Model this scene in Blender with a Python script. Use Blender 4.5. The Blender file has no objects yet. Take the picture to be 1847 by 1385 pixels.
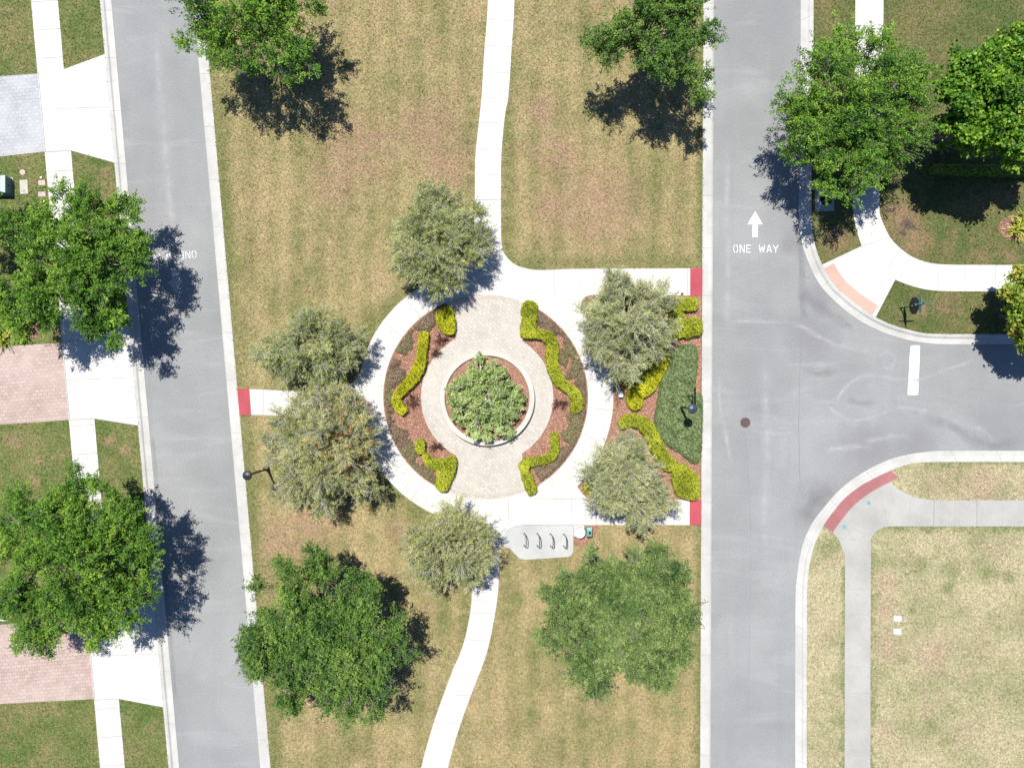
import bpy, math
import numpy as np
from mathutils import Vector
from mathutils.geometry import tessellate_polygon

# ------------------------------------------------------------------ basics
S, H = 30.0, 42.0                      # photo pixels per metre on the ground, camera height in metres
scene = bpy.context.scene
COL = scene.collection
RNG = np.random.default_rng(7)

def W(px, py, z=0.0):
    f = (H - z) / H
    return np.array([(px - 923.5) / S * f, (692.5 - py) / S * f, z])

def WP(pts, z=0.0):
    return np.array([W(p[0], p[1], z)[:2] for p in pts])

def props(o, label=None, cat=None, group=None, kind=None):
    if label: o['label'] = label
    if cat: o['category'] = cat
    if group: o['group'] = group
    if kind: o['kind'] = kind
    return o

def empty(name, loc, label, cat, group=None):
    o = bpy.data.objects.new(name, None)
    COL.objects.link(o)
    o.location = loc
    o.empty_display_size = 0.2
    return props(o, label, cat, group)

def finish(name, me, mats, parent=None, smooth=False):
    for m in (mats if isinstance(mats, (list, tuple)) else [mats]):
        me.materials.append(m)
    o = bpy.data.objects.new(name, me)
    COL.objects.link(o)
    if parent is not None: o.parent = parent
    if smooth:
        me.polygons.foreach_set('use_smooth', np.ones(len(me.polygons), bool))
    return o

class MB:
    """collects shapes that become ONE mesh object"""
    def __init__(self): self.v, self.f, self.m = [], [], []
    def add(self, v, f, m=0):
        n = len(self.v)
        self.v += [tuple(map(float, p)) for p in v]
        self.f += [tuple(int(i) + n for i in q) for q in f]
        self.m += [m] * len(f)
    def box(self, x0, x1, y0, y1, z0, z1, m=0, bev=0.0):
        if bev <= 0:
            v = [(x, y, z) for z in (z0, z1) for x, y in ((x0, y0), (x1, y0), (x1, y1), (x0, y1))]
            self.add(v, [(3, 2, 1, 0), (4, 5, 6, 7), (0, 1, 5, 4), (1, 2, 6, 5), (2, 3, 7, 6), (3, 0, 4, 7)], m)
        else:
            b = bev
            def ring(i, z): return [(x0+i+b, y0+i, z), (x1-i-b, y0+i, z), (x1-i, y0+i+b, z), (x1-i, y1-i-b, z), (x1-i-b, y1-i, z), (x0+i+b, y1-i, z), (x0+i, y1-i-b, z), (x0+i, y0+i+b, z)]
            self.loft([ring(0, z0), ring(0, z1-b), ring(b*.7, z1)], m)
    def loft(self, rings, m=0, caps=True):
        n = len(rings[0]); v = [p for r in rings for p in r]; f = []
        for k in range(len(rings) - 1):
            for i in range(n):
                j = (i + 1) % n
                f.append((k*n+i, k*n+j, (k+1)*n+j, (k+1)*n+i))
        if caps:
            f.append(tuple(range(n))[::-1]); f.append(tuple((len(rings)-1)*n + i for i in range(n)))
        self.add(v, f, m)
    def lathe(self, cx, cy, prof, n=24, m=0, caps=True):
        self.loft([[(cx + r*math.cos(2*math.pi*i/n), cy + r*math.sin(2*math.pi*i/n), z) for i in range(n)] for r, z in prof], m, caps)
    def tube(self, pts, r, n=8, m=0):
        pts = [Vector(p) for p in pts]; rings = []
        rr = r if isinstance(r, (list, tuple)) else [r] * len(pts)
        up = Vector((0.13, 0.29, 0.94)).normalized()
        for i, p in enumerate(pts):
            t = (pts[min(i+1, len(pts)-1)] - pts[max(i-1, 0)]).normalized()
            a = t.cross(up)
            if a.length < 1e-3: a = t.cross(Vector((1, 0, 0)))
            a.normalize(); b = t.cross(a)
            rings.append([tuple(p + (a*math.cos(2*math.pi*k/n) + b*math.sin(2*math.pi*k/n)) * rr[i]) for k in range(n)])
        self.loft(rings, m)
    def sheet(self, poly, z, m=0):
        pts = [Vector((p[0], p[1], 0)) for p in poly]
        tris = tessellate_polygon([pts])
        out = []
        for t in tris:
            a, b, c = (pts[i] for i in t)
            out.append(t if (b - a).cross(c - a).z > 0 else (t[0], t[2], t[1]))
        self.add([(p[0], p[1], z) for p in poly], out, m)
    def prism(self, poly, zt, zb, m=0):
        self.sheet(poly, zt, m)
        n = len(poly); a = area(poly)
        v = [(p[0], p[1], zt) for p in poly] + [(p[0], p[1], zb) for p in poly]
        f = [(i, n+i, n+(i+1) % n, (i+1) % n) if a > 0 else ((i+1) % n, n+(i+1) % n, n+i, i) for i in range(n)]
        self.add(v, f, m)
    def strip(self, p, q, w, z, m=0):
        p, q = np.array(p[:2], float), np.array(q[:2], float)
        d = q - p; d /= max(np.linalg.norm(d), 1e-6); s = np.array([-d[1], d[0]]) * w / 2
        self.add([(*(p-s), z), (*(q-s), z), (*(q+s), z), (*(p+s), z)], [(0, 1, 2, 3)], m)
    def build(self, name, mats, parent=None, origin=(0, 0, 0), smooth=False):
        me = bpy.data.meshes.new(name)
        o3 = np.array(origin)
        me.from_pydata([tuple(np.array(p) - o3) for p in self.v], [], self.f)
        me.polygons.foreach_set('material_index', self.m)
        me.update()
        return finish(name, me, mats, parent, smooth)

def area(p):
    p = np.array(p); x, y = p[:, 0], p[:, 1]
    return .5 * np.sum(x*np.roll(y, -1) - np.roll(x, -1)*y)

def smooth(pts, k=6, closed=False):
    P = np.array(pts, float); n = len(P); out = []
    for i in range(n if closed else n-1):
        if closed: a, b, c, d = P[(i-1) % n], P[i], P[(i+1) % n], P[(i+2) % n]
        else: a, b, c, d = P[max(i-1, 0)], P[i], P[i+1], P[min(i+2, n-1)]
        for t in np.arange(k) / k:
            out.append(.5*((2*b) + (-a+c)*t + (2*a-5*b+4*c-d)*t*t + (-a+3*b-3*c+d)*t**3))
    if not closed: out.append(P[-1])
    return np.array(out)

def resample(P, n):
    P = np.array(P, float); d = np.r_[0, np.cumsum(np.linalg.norm(np.diff(P, axis=0), axis=1))]
    t = np.linspace(0, d[-1], n)
    return np.c_[np.interp(t, d, P[:, 0]), np.interp(t, d, P[:, 1])]

def arc(cx, cy, r, a0, a1, n=48):
    """photo-pixel arc, angles in degrees clockwise from east as seen in the picture"""
    a = np.radians(np.linspace(a0, a1, n))
    return np.c_[cx + r*np.cos(a), cy + r*np.sin(a)]

def inside(P, poly):
    x, y = P[:, 0], P[:, 1]; res = np.zeros(len(P), bool); n = len(poly)
    for i in range(n):
        x0, y0 = poly[i]; x1, y1 = poly[(i+1) % n]
        if y0 == y1: continue
        c = ((y0 > y) != (y1 > y)) & (x < (x1-x0)*(y-y0)/(y1-y0) + x0)
        res ^= c
    return res

def edge_dist(P, poly):
    d = np.full(len(P), 1e9); n = len(poly)
    for i in range(n):
        a, b = np.array(poly[i]), np.array(poly[(i+1) % n]); ab = b - a
        t = np.clip(((P-a) @ ab) / max(ab @ ab, 1e-9), 0, 1)
        d = np.minimum(d, np.linalg.norm(P - (a + t[:, None]*ab), axis=1))
    return d

def scatter(poly, density, rng):
    poly = np.array(poly); lo, hi = poly.min(0), poly.max(0)
    n = int(density * np.prod(hi - lo))
    P = lo + rng.random((n, 2)) * (hi - lo)
    return P[inside(P, poly)]

def strip_poly(pts, widths, k=5):
    P = smooth(pts, k); w = np.interp(np.linspace(0, 1, len(P)), np.linspace(0, 1, len(widths)), widths) / 2; w = w*(1 + .06*np.sin(P[:, 0]*.31 + P[:, 1]*.17) + .04*np.sin(P[:, 1]*.53 - P[:, 0]*.21))
    t = np.gradient(P, axis=0); t /= np.linalg.norm(t, axis=1)[:, None]
    nrm = np.c_[-t[:, 1], t[:, 0]]
    A, B = P + nrm*w[:, None], P - nrm*w[:, None]
    e0 = P[0] - t[0]*w[0]*.45; e1 = P[-1] + t[-1]*w[-1]*.45
    return np.vstack([A, e1 + nrm[-1]*w[-1]*.5, e1 - nrm[-1]*w[-1]*.5, B[::-1], e0 - nrm[0]*w[0]*.5, e0 + nrm[0]*w[0]*.5])

# ------------------------------------------------------------------ materials
K_ALB = .68                            # real-world albedo of the hard surfaces and grass under the chosen exposure
class NT:
    def __init__(self, name):
        self.mat = bpy.data.materials.new(name); self.mat.use_nodes = True
        self.t = self.mat.node_tree; self.t.nodes.clear()
        self.out = self.t.nodes.new('ShaderNodeOutputMaterial')
    def n(self, typ, **kw):
        nd = self.t.nodes.new(typ)
        for k, v in kw.items(): setattr(nd, k, v)
        return nd
    def link(self, a, b): self.t.links.new(a, b)
    def pos(self, scale=(1, 1, 1), rot=0.0):
        g = self.n('ShaderNodeNewGeometry'); mp = self.n('ShaderNodeMapping')
        mp.inputs['Scale'].default_value = scale; mp.inputs['Rotation'].default_value = (0, 0, rot)
        self.link(g.outputs['Position'], mp.inputs['Vector']); return mp.outputs['Vector']
    def noise(self, scale, detail=4, rough=.55, vec=None, dist=0.0):
        nd = self.n('ShaderNodeTexNoise')
        nd.inputs['Scale'].default_value = scale; nd.inputs['Detail'].default_value = detail
        nd.inputs['Roughness'].default_value = rough; nd.inputs['Distortion'].default_value = dist
        self.link(vec if vec is not None else self.pos(), nd.inputs['Vector']); return nd.outputs['Fac']
    def ramp(self, fac, stops):
        r = self.n('ShaderNodeValToRGB'); e = r.color_ramp.elements
        while len(e) < len(stops): e.new(0.5)
        for el, (p, c) in zip(e, stops):
            el.position = p; el.color = (c, c, c, 1) if isinstance(c, (int, float)) else (*c, 1)
        self.link(fac, r.inputs['Fac']); return r.outputs['Color']
    def mix(self, fac, a, b, mode='MIX'):
        m = self.n('ShaderNodeMix', data_type='RGBA', blend_type=mode)
        for s, v in ((m.inputs[0], fac), (m.inputs[6], a), (m.inputs[7], b)):
            if isinstance(v, (int, float)): s.default_value = v
            elif isinstance(v, tuple): s.default_value = (*v, 1)
            else: self.link(v, s)
        return m.outputs[2]
    def math(self, op, a, b=0.0, clamp=False):
        m = self.n('ShaderNodeMath', operation=op); m.use_clamp = clamp
        for s, v in zip(m.inputs, (a, b)):
            if isinstance(v, (int, float)): s.default_value = v
            else: self.link(v, s)
        return m.outputs[0]
    def spot(self, pts, soft=.6, wob=None):
        """sum of soft discs; pts = (px, py, r_px)"""
        g = self.n('ShaderNodeNewGeometry').outputs['Position']; tot = None
        for (px, py, r) in pts:
            c = W(px, py, .11)
            d = self.n('ShaderNodeVectorMath', operation='DISTANCE'); self.link(g, d.inputs[0]); d.inputs[1].default_value = tuple(c)
            x = d.outputs['Value']
            if wob is not None: x = self.math('ADD', x, self.math('MULTIPLY', self.math('SUBTRACT', wob, .5), r/S*1.6))
            mr = self.n('ShaderNodeMapRange', interpolation_type='SMOOTHSTEP'); self.link(x, mr.inputs['Value'])
            mr.inputs['From Min'].default_value = r/S*(1+soft); mr.inputs['From Max'].default_value = r/S*(1-soft)
            tot = mr.outputs['Result'] if tot is None else self.math('MAXIMUM', tot, mr.outputs['Result'])
        return tot
    def principled(self, color, rough=.85, spec=.3, metal=0.0, bump=None, bstr=.3, bdist=.02):
        p = self.n('ShaderNodeBsdfPrincipled')
        if isinstance(color, tuple): p.inputs['Base Color'].default_value = (*[x*K_ALB for x in color], 1)
        else: self.link(self.mix(1.0, color, (K_ALB, K_ALB, K_ALB), 'MULTIPLY'), p.inputs['Base Color'])
        if isinstance(rough, (int, float)): p.inputs['Roughness'].default_value = rough
        else: self.link(rough, p.inputs['Roughness'])
        p.inputs['Specular IOR Level'].default_value = spec; p.inputs['Metallic'].default_value = metal
        if bump is not None:
            b = self.n('ShaderNodeBump'); b.inputs['Strength'].default_value = bstr; b.inputs['Distance'].default_value = bdist
            self.link(bump, b.inputs['Height']); self.link(b.outputs[0], p.inputs['Normal'])
        self.link(p.outputs[0], self.out.inputs[0]); return self.mat

def concrete(name, base, stain=.75, amt=1.0):
    t = NT(name)
    b = tuple(base)
    c = t.mix(t.ramp(t.noise(.45, 6, .65), [(.38, 0.0), (.68, amt)]), b, tuple(x*stain*.97 for x in b))
    c = t.mix(t.ramp(t.noise(2.6, 5, .7, dist=.4), [(.52, 0.0), (.75, .6*amt)]), c, tuple(x*stain*.9 for x in b))
    c = t.mix(1.0, c, t.ramp(t.noise(38, 3, .7), [(.2, .88), (.8, 1.06)]), 'MULTIPLY')
    return t.principled(c, .9, .2, bump=t.noise(45, 4), bstr=.15, bdist=.01)

def plain(name, col, rough=.6, spec=.4, metal=0.0, var=.12):
    t = NT(name)
    c = t.mix(1.0, col, t.ramp(t.noise(9, 5, .65), [(.25, 1-var), (.75, 1+var)]), 'MULTIPLY')
    return t.principled(c, rough, spec, metal, bump=t.noise(60, 3), bstr=.08, bdist=.005)

def asphalt():
    t = NT('asphalt')
    c = t.mix(t.ramp(t.noise(.16, 6, .6, t.pos((1, 1, 1))), [(.35, 0.0), (.65, 1.0)]), (.227, .231, .227), (.290, .293, .287))
    sw = t.noise(1.0, 5, .55, t.pos((.16, .62, 1), .12), dist=1.6)
    c = t.mix(t.ramp(sw, [(.54, 0.0), (.78, .40)]), c, (.375, .373, .372))
    lane = t.noise(1.0, 4, .5, t.pos((.8, .05, 1), .03), dist=.3)
    c = t.mix(t.ramp(lane, [(.5, 0.0), (.8, .5)]), c, (.225, .226, .232))
    dr = t.ramp(t.noise(.9, 7, .8, t.pos((1, .35, 1))), [(.60, 0.0), (.70, .55)])
    c = t.mix(dr, c, (.235, .232, .232))
    worn = t.spot([(1478, 540, 26), (1475, 900, 30), (1462, 600, 40), (1455, 930, 20), (1560, 800, 40), (1660, 800, 30), (1425, 440, 14)], .8, t.noise(1.1, 6, .7))
    c = t.mix(t.math('MULTIPLY', worn, .65), c, (.205, .20, .205))
    c = t.mix(t.ramp(t.noise(1.3, 7, .75), [(.6, 0.0), (.8, .35)]), c, (.23, .225, .23))
    c = t.mix(1.0, c, t.ramp(t.noise(11, 5, .8), [(.25, .76), (.75, 1.2)]), 'MULTIPLY')
    c = t.mix(1.0, c, t.ramp(t.noise(70, 2, .8), [(.25, .80), (.75, 1.2)]), 'MULTIPLY')
    return t.principled(c, .92, .2, bump=t.noise(70, 3), bstr=.25, bdist=.01)

def pavers(name, cols, mortar, rot=0.0, scale=1.0, offs=.5):
    t = NT(name)
    br = t.n('ShaderNodeTexBrick'); br.offset = offs
    t.link(t.pos((1, 1, 0), rot), br.inputs['Vector'])
    br.inputs['Scale'].default_value = 1.0/scale
    br.inputs['Brick Width'].default_value = .23; br.inputs['Row Height'].default_value = .155; br.inputs['Mortar Size'].default_value = .011
    br.inputs['Mortar Smooth'].default_value = .3; br.inputs['Bias'].default_value = 0
    br.inputs['Color1'].default_value = (*cols[0], 1); br.inputs['Color2'].default_value = (*cols[1], 1); br.inputs['Mortar'].default_value = (*mortar, 1)
    c = t.mix(t.ramp(t.noise(.5, 5, .6), [(.42, 0.0), (.7, .75)]), br.outputs['Color'], cols[2])
    c = t.mix(t.ramp(t.noise(1.6, 6, .7), [(.55, 0.0), (.78, .6)]), c, tuple(x*.72 for x in cols[2]))
    c = t.mix(1.0, c, t.ramp(t.noise(9, 3, .7), [(.25, .88), (.75, 1.12)]), 'MULTIPLY')
    return t.principled(c, .88, .25, bump=br.outputs['Fac'], bstr=-.3, bdist=.01)

def grass(name, green, tan, brown, browns=(), greens=(), darks=(), bias=.5, edges=None, stripes=0.0, blades=False, bias_b=.60):
    t = NT(name)
    nz = t.noise(.9, 6, .7)
    f = t.ramp(t.noise(.30, 7, .68), [(bias-.16, 0.0), (bias+.16, 1.0)])
    if edges is not None:
        g = t.n('ShaderNodeNewGeometry').outputs['Position']; e = None
        for (kind, a, b, w) in edges:
            if kind == 'line':
                p, q = W(*a, .11), W(*b, .11); d = (q - p); nx, ny = -d[1], d[0]; L = math.hypot(nx, ny); nx /= L; ny /= L
                v = t.n('ShaderNodeVectorMath', operation='DOT_PRODUCT'); t.link(g, v.inputs[0]); v.inputs[1].default_value = (nx, ny, 0)
                dist = t.math('ABSOLUTE', t.math('SUBTRACT', v.outputs['Value'], nx*p[0] + ny*p[1]))
            else:
                v = t.n('ShaderNodeVectorMath', operation='DISTANCE'); t.link(g, v.inputs[0]); v.inputs[1].default_value = tuple(W(*a, .11))
                dist = t.math('ABSOLUTE', t.math('SUBTRACT', v.outputs['Value'], b/S))
            dist = t.math('ADD', dist, t.math('MULTIPLY', t.math('SUBTRACT', nz, .5), 2.2))
            mr = t.n('ShaderNodeMapRange', interpolation_type='SMOOTHSTEP'); t.link(dist, mr.inputs['Value'])
            mr.inputs['From Min'].default_value = w/S*1.5; mr.inputs['From Max'].default_value = 0.0
            e = mr.outputs['Result'] if e is None else t.math('MAXIMUM', e, mr.outputs['Result'])
        f = t.math('MULTIPLY', f, t.math('SUBTRACT', 1.0, t.math('MULTIPLY', e, .85)))
    if stripes:
        wv = t.n('ShaderNodeTexWave', wave_type='BANDS', bands_direction='X'); wv.inputs['Scale'].default_value = .22
        wv.inputs['Distortion'].default_value = 2.2; wv.inputs['Detail'].default_value = 3; wv.inputs['Detail Scale'].default_value = .5
        t.link(t.pos(), wv.inputs['Vector'])
        f = t.math('ADD', f, t.math('MULTIPLY', t.math('SUBTRACT', wv.outputs['Fac'], .5), stripes), True)
    if greens: f = t.math('MULTIPLY', f, t.math('SUBTRACT', 1.0, t.math('MULTIPLY', t.spot(greens, .8, nz), .8)))
    c = t.mix(f, green, tan)
    b = t.ramp(t.noise(.55, 7, .72), [(bias_b-.08, 0.0), (bias_b+.12, .7)])
    if browns: b = t.math('MAXIMUM', b, t.math('MULTIPLY', t.spot(browns, .8, nz), .85))
    b = t.math('MULTIPLY', b, t.ramp(t.noise(2.2, 4, .75), [(.36, .25), (.56, 1.0)]))
    if edges is not None: b = t.math('MULTIPLY', b, t.math('SUBTRACT', 1.0, t.math('MULTIPLY', e, .8)))
    c = t.mix(b, c, brown)
    c = t.mix(t.ramp(t.noise(1.7, 6, .75), [(.55, 0.0), (.78, .55)]), c, tuple(x*.62 for x in green))
    if darks: c = t.mix(t.math('MULTIPLY', t.spot(darks, .8, t.noise(3, 5, .8)), .85), c, (.075, .065, .062))
    c = t.mix(1.0, c, t.ramp(t.noise(7, 5, .9), [(.34, .52), (.66, 1.48)]), 'MULTIPLY')
    if blades:
        at = t.n('ShaderNodeAttribute', attribute_name='tint')
        c = t.mix(1.0, c, t.ramp(at.outputs['Fac'], [(0, .42), (.55, .98), (1, 1.95)]), 'MULTIPLY')
    else:
        c = t.mix(1.0, c, t.ramp(t.noise(26, 3, .8), [(.3, .5), (.7, 1.3)]), 'MULTIPLY')
    return t.principled(c, .9, .12, bump=None if blades else t.noise(30, 4, .8), bstr=.5, bdist=.03)

def leafmat(name, dark, mid, light, trans=.28, rough=.65, spec=.10):
    t = NT(name)
    at = t.n('ShaderNodeAttribute', attribute_name='tint')
    c = t.ramp(at.outputs['Fac'], [(0, dark), (.5, mid), (1, light)])
    p = t.n('ShaderNodeBsdfPrincipled'); t.link(c, p.inputs['Base Color'])
    p.inputs['Roughness'].default_value = rough; p.inputs['Specular IOR Level'].default_value = spec
    tr = t.n('ShaderNodeBsdfTranslucent')
    t.link(t.mix(1.0, c, (1.15, 1.25, .6), 'MULTIPLY'), tr.inputs['Color'])
    mx = t.n('ShaderNodeMixShader'); mx.inputs[0].default_value = trans
    t.link(p.outputs[0], mx.inputs[1]); t.link(tr.outputs[0], mx.inputs[2]); t.link(mx.outputs[0], t.out.inputs[0])
    return t.mat

def mulchmat(name, a, b, d):
    t = NT(name)
    c = t.mix(t.ramp(t.noise(11, 5, .8), [(.3, 0.0), (.7, 1.0)]), a, b)
    c = t.mix(t.ramp(t.noise(24, 4, .8), [(.52, 0.0), (.72, .8)]), c, d)
    c = t.mix(1.0, c, t.ramp(t.noise(1.2, 5, .6), [(.3, .8), (.7, 1.15)]), 'MULTIPLY')
    return t.principled(c, .95, .1, bump=t.noise(22, 5, .8), bstr=.8, bdist=.04)

M = {}
M['asphalt'] = asphalt()
M['seam'] = plain('asphalt_seam', (.22, .215, .215), .95, .1)
M['concrete'] = concrete('pale_concrete', (.60, .585, .55), .88)
M['concrete_grey'] = concrete('grey_concrete', (.415, .402, .370), .82)
M['concrete_kerb'] = concrete('kerb_concrete', (.53, .52, .485), .80)
M['concrete_pad'] = concrete('pad_concrete', (.475, .48, .46), .84)
M['joint'] = plain('concrete_joint', (.24, .225, .20), .95, .1)
M['joint_soft'] = plain('concrete_joint_soft', (.34, .325, .295), .95, .1)
M['stain'] = plain('gutter_stain', (.30, .28, .25), .95, .1)
M['pav_plaza'] = pavers('plaza_pavers', ((.49, .46, .40), (.42, .39, .34), (.52, .475, .42)), (.36, .325, .28), .785, 1.25)
M['pav_border'] = pavers('plaza_border_pavers', ((.49, .45, .375), (.40, .355, .295), (.48, .42, .35)), (.32, .285, .24), .2, 1.1)
M['pav_pink'] = pavers('pink_pavers', ((.455, .345, .30), (.365, .27, .23), (.475, .39, .345)), (.25, .20, .17), -.085, 1.35)
M['pav_grey'] = pavers('grey_pavers', ((.42, .425, .435), (.35, .355, .37), (.47, .475, .48)), (.28, .28, .285), -.085, 1.35)
M['red_pad'] = concrete('red_tactile', (.44, .085, .10), .8)
M['pink_pad'] = concrete('pink_tactile', (.42, .17, .17), .78, 1.3)
M['salmon_pad'] = concrete('salmon_tactile', (.56, .37, .30), .88)
def worn_paint(name='road_paint', grey_mix=0.0):
    t = NT(name)
    c = t.mix(t.ramp(t.noise(13, 6, .8), [(.50, 0.0), (.68, .75)]), (.70, .70, .69), (.36, .36, .36))
    c = t.mix(t.ramp(t.noise(2.5, 4, .6), [(.4, 0.0), (.75, .35)]), c, (.42, .42, .42))
    if grey_mix: c = t.mix(t.ramp(t.noise(5, 5, .7), [(.3, grey_mix*.6), (.7, grey_mix)]), c, (.27, .27, .27))  # blends the whole marking towards grey by this amount
    return t.principled(c, .85, .2)
M['paint'] = worn_paint(); M['paint_shade'] = worn_paint('shade_grey_road_paint', .75); M['paint_mid'] = worn_paint('greyer_road_paint', .3)  # left arrow's tree shade is mixed into its paint; left lettering just greyer
M['blue_paint'] = plain('blue_survey_paint', (.16, .30, .38), .8, .2)
M['soil'] = plain('soil', (.16, .12, .08), .95, .1)
M['mulch'] = mulchmat('red_mulch', (.225, .11, .075), (.33, .185, .13), (.10, .05, .038))
M['chip'] = leafmat('mulch_chips', (.14, .065, .045), (.30, .15, .10), (.46, .31, .23), .0, .9, .1)
M['mulch_brown'] = mulchmat('brown_mulch', (.17, .085, .065), (.29, .17, .14), (.07, .04, .034))
M['bark'] = plain('grey_bark', (.17, .14, .115), .9, .15, 0, .3)
M['twig'] = plain('silver_twigs', (.60, .57, .50), .85, .2, 0, .25)
M['oak_twig'] = plain('oak_twigs', (.27, .24, .20), .88, .15, 0, .25)
M['red_twig'] = plain('red_twigs', (.11, .045, .04), .85, .15)
M['hedge_core'] = plain('hedge_inner_wood', (.05, .055, .02), .95, .05)
M['mat_core'] = plain('shrub_inner_wood', (.05, .045, .03), .95, .05)
M['iron'] = plain('black_iron', (.022, .026, .032), .45, .5, 0, .2)
M['lampblue'] = plain('dark_blue_grey_metal', (.045, .06, .085), .42, .5, .2, .15)
M['polegrey'] = plain('grey_green_pole', (.15, .18, .185), .45, .5, .2, .15)
M['glass'] = plain('frosted_lamp_glass', (.62, .62, .58), .3, .5, 0, .05)
M['signback'] = plain('dark_sign_back', (.018, .018, .02), .5, .4)
M['signred'] = plain('sign_red', (.45, .02, .03), .5, .4)
M['teal'] = plain('teal_sign', (.05, .27, .24), .5, .4, 0, .1)
M['white'] = plain('white_painted', (.80, .79, .77), .6, .3, 0, .05)
M['binwhite'] = plain('white_bin_shell', (.78, .74, .69), .75, .25, 0, .05)
M['greenbox'] = plain('green_bin', (.12, .32, .27), .45, .4, 0, .12)
M['hole'] = plain('dark_opening', (.01, .012, .012), .9, .1)
M['transf'] = plain('pale_green_steel', (.16, .25, .23), .4, .4, 0, .08)
M['util'] = plain('grey_plastic', (.50, .52, .51), .5, .4, 0, .08)
M['lid_pale'] = concrete('pale_lid', (.55, .52, .45), .8)
M['lid_pink'] = concrete('pink_lid', (.60, .46, .42), .82)
M['lid_brown'] = concrete('brown_lid', (.25, .15, .11), .75)
M['rust'] = plain('rusty_iron', (.115, .075, .07), .75, .3, .3, .3)
M['hazel'] = plain('lime_sign_white', (.7, .7, .7), .6, .3)

GREEN_W, TAN, PINK = (.085, .125, .036), (.30, .225, .10), (.30, .18, .115)
med_edges = [('line', (382, 174), (478, 1211), 22), ('line', (1268, 174), (1263.6, 1211), 14), ('circ', (876, 716), 236, 22),
             ]
edge_spots = [(x, 474, 13) for x in range(955, 1260, 22)] + [(915, y, 12) for y in range(200, 470, 24)] + [(850, y, 9) for y in range(180, 330, 24)] + [(912, y, 11) for y in range(1010, 1130, 24)] + [(838, y, 9) for y in range(1070, 1140, 22)]
kw = dict(green=(.175, .178, .066), tan=(.365, .290, .145), brown=(.335, .215, .140), bias=.47, edges=med_edges, stripes=.30,
          browns=[(650, 270, 60), (770, 230, 55), (800, 300, 45), (600, 330, 40), (980, 200, 30), (1010, 280, 40), (1080, 370, 70), (1000, 380, 40), (500, 990, 50), (720, 960, 20), (560, 940, 40)],
          greens=[(640, 380, 10), (430, 480, 14), (470, 870, 14), (560, 490, 10), (930, 1080, 14)] + edge_spots)
M['lawn_med'] = grass('park_grass', **kw); M['blade_med'] = grass('park_grass_blades', blades=True, **kw)
kw = dict(green=(.098, .148, .036), tan=(.22, .205, .08), brown=(.30, .21, .12), bias=.55, bias_b=.57,
          browns=[(200, 795, 12), (225, 810, 12), (25, 795, 18), (70, 830, 10), (190, 310, 10), (60, 870, 12), (70, 590, 10)], greens=[(180, 300, 10)])
M['lawn_west'] = grass('west_grass', **kw); M['blade_west'] = grass('west_grass_blades', blades=True, **kw)
kw = dict(green=(.092, .125, .036), tan=(.19, .165, .068), brown=(.28, .18, .11), bias=.54, bias_b=.59,
          browns=[(1625, 390, 34), (1650, 430, 30), (1510, 428, 24), (1660, 560, 14), (1700, 550, 18), (1820, 460, 12), (1690, 250, 14)], darks=[(1637, 405, 9), (1628, 420, 6), (1648, 410, 5)])
M['lawn_ne'] = grass('north_east_grass', **kw); M['blade_ne'] = grass('north_east_grass_blades', blades=True, **kw)
kw = dict(green=(.205, .225, .095), tan=(.425, .375, .225), brown=(.40, .295, .205), bias=.42, bias_b=.58, edges=[('line', (1580, 949), (1847, 949), 10), ('line', (1571, 980), (1570, 1211), 8), ('line', (1620, 833), (1847, 833), 8), ('line', (1524, 1000), (1523.5, 1211), 5)],
          browns=[(1600, 1050, 20), (1595, 1100, 22), (1600, 1170, 25), (1680, 1180, 30), (1770, 870, 40), (1500, 1130, 8), (1690, 870, 20)],
          greens=[(1660, 1020, 14), (1720, 1030, 16), (1780, 1030, 16), (1710, 1060, 10), (1820, 1040, 10), (1645, 1100, 8), (1630, 1190, 8), (1583, 1072, 5), (1490, 990, 16)])
M['lawn_se'] = grass('south_east_grass', **kw); M['blade_se'] = grass('south_east_grass_blades', blades=True, **kw)
M['far_grass'] = grass('far_grass', (.10, .13, .04), (.26, .21, .10), (.28, .18, .11), bias=.5)

M['oak'] = leafmat('oak_leaves', (.030, .092, .013), (.118, .238, .030), (.285, .400, .058), .36)
M['oak_b'] = leafmat('oak_leaves_bluish', (.028, .076, .016), (.104, .196, .036), (.232, .325, .068), .33)
M['oak_grey'] = leafmat('oak_leaves_greyish', (.040, .085, .022), (.132, .200, .056), (.290, .345, .125), .34)
M['brush'] = leafmat('bottlebrush_leaves', (.105, .135, .042), (.285, .315, .105), (.52, .52, .24), .32)
M['brush_g'] = leafmat('bottlebrush_leaves_grey', (.128, .152, .062), (.325, .345, .148), (.56, .55, .30), .32)
M['brush_o'] = leafmat('bottlebrush_leaves_olive', (.105, .128, .040), (.300, .318, .110), (.53, .51, .23), .32)
M['flower'] = leafmat('bottlebrush_flowers', (.30, .09, .035), (.42, .15, .06), (.52, .26, .12), .2)
M['maple'] = leafmat('broad_bright_leaves', (.035, .095, .010), (.095, .215, .016), (.33, .44, .045), .33, .5, .22)
M['maple_y'] = leafmat('yellow_red_leaves', (.10, .17, .02), (.24, .32, .04), (.46, .34, .08), .33, .5, .22)
M['planter_leaf'] = leafmat('pale_green_leaves', (.11, .175, .040), (.28, .365, .11), (.50, .56, .24), .33, .6, .15)
M['hedge'] = leafmat('golden_hedge_leaves', (.13, .15, .008), (.43, .425, .016), (.66, .62, .04), .3, .7, .06)
M['hedge_g'] = leafmat('lime_hedge_leaves', (.11, .14, .012), (.31, .345, .024), (.55, .545, .06), .3, .7, .06)
M['hedge_green'] = leafmat('bright_green_hedge_leaves', (.08, .15, .015), (.16, .26, .025), (.28, .36, .05), .25, .5, .25)
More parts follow.
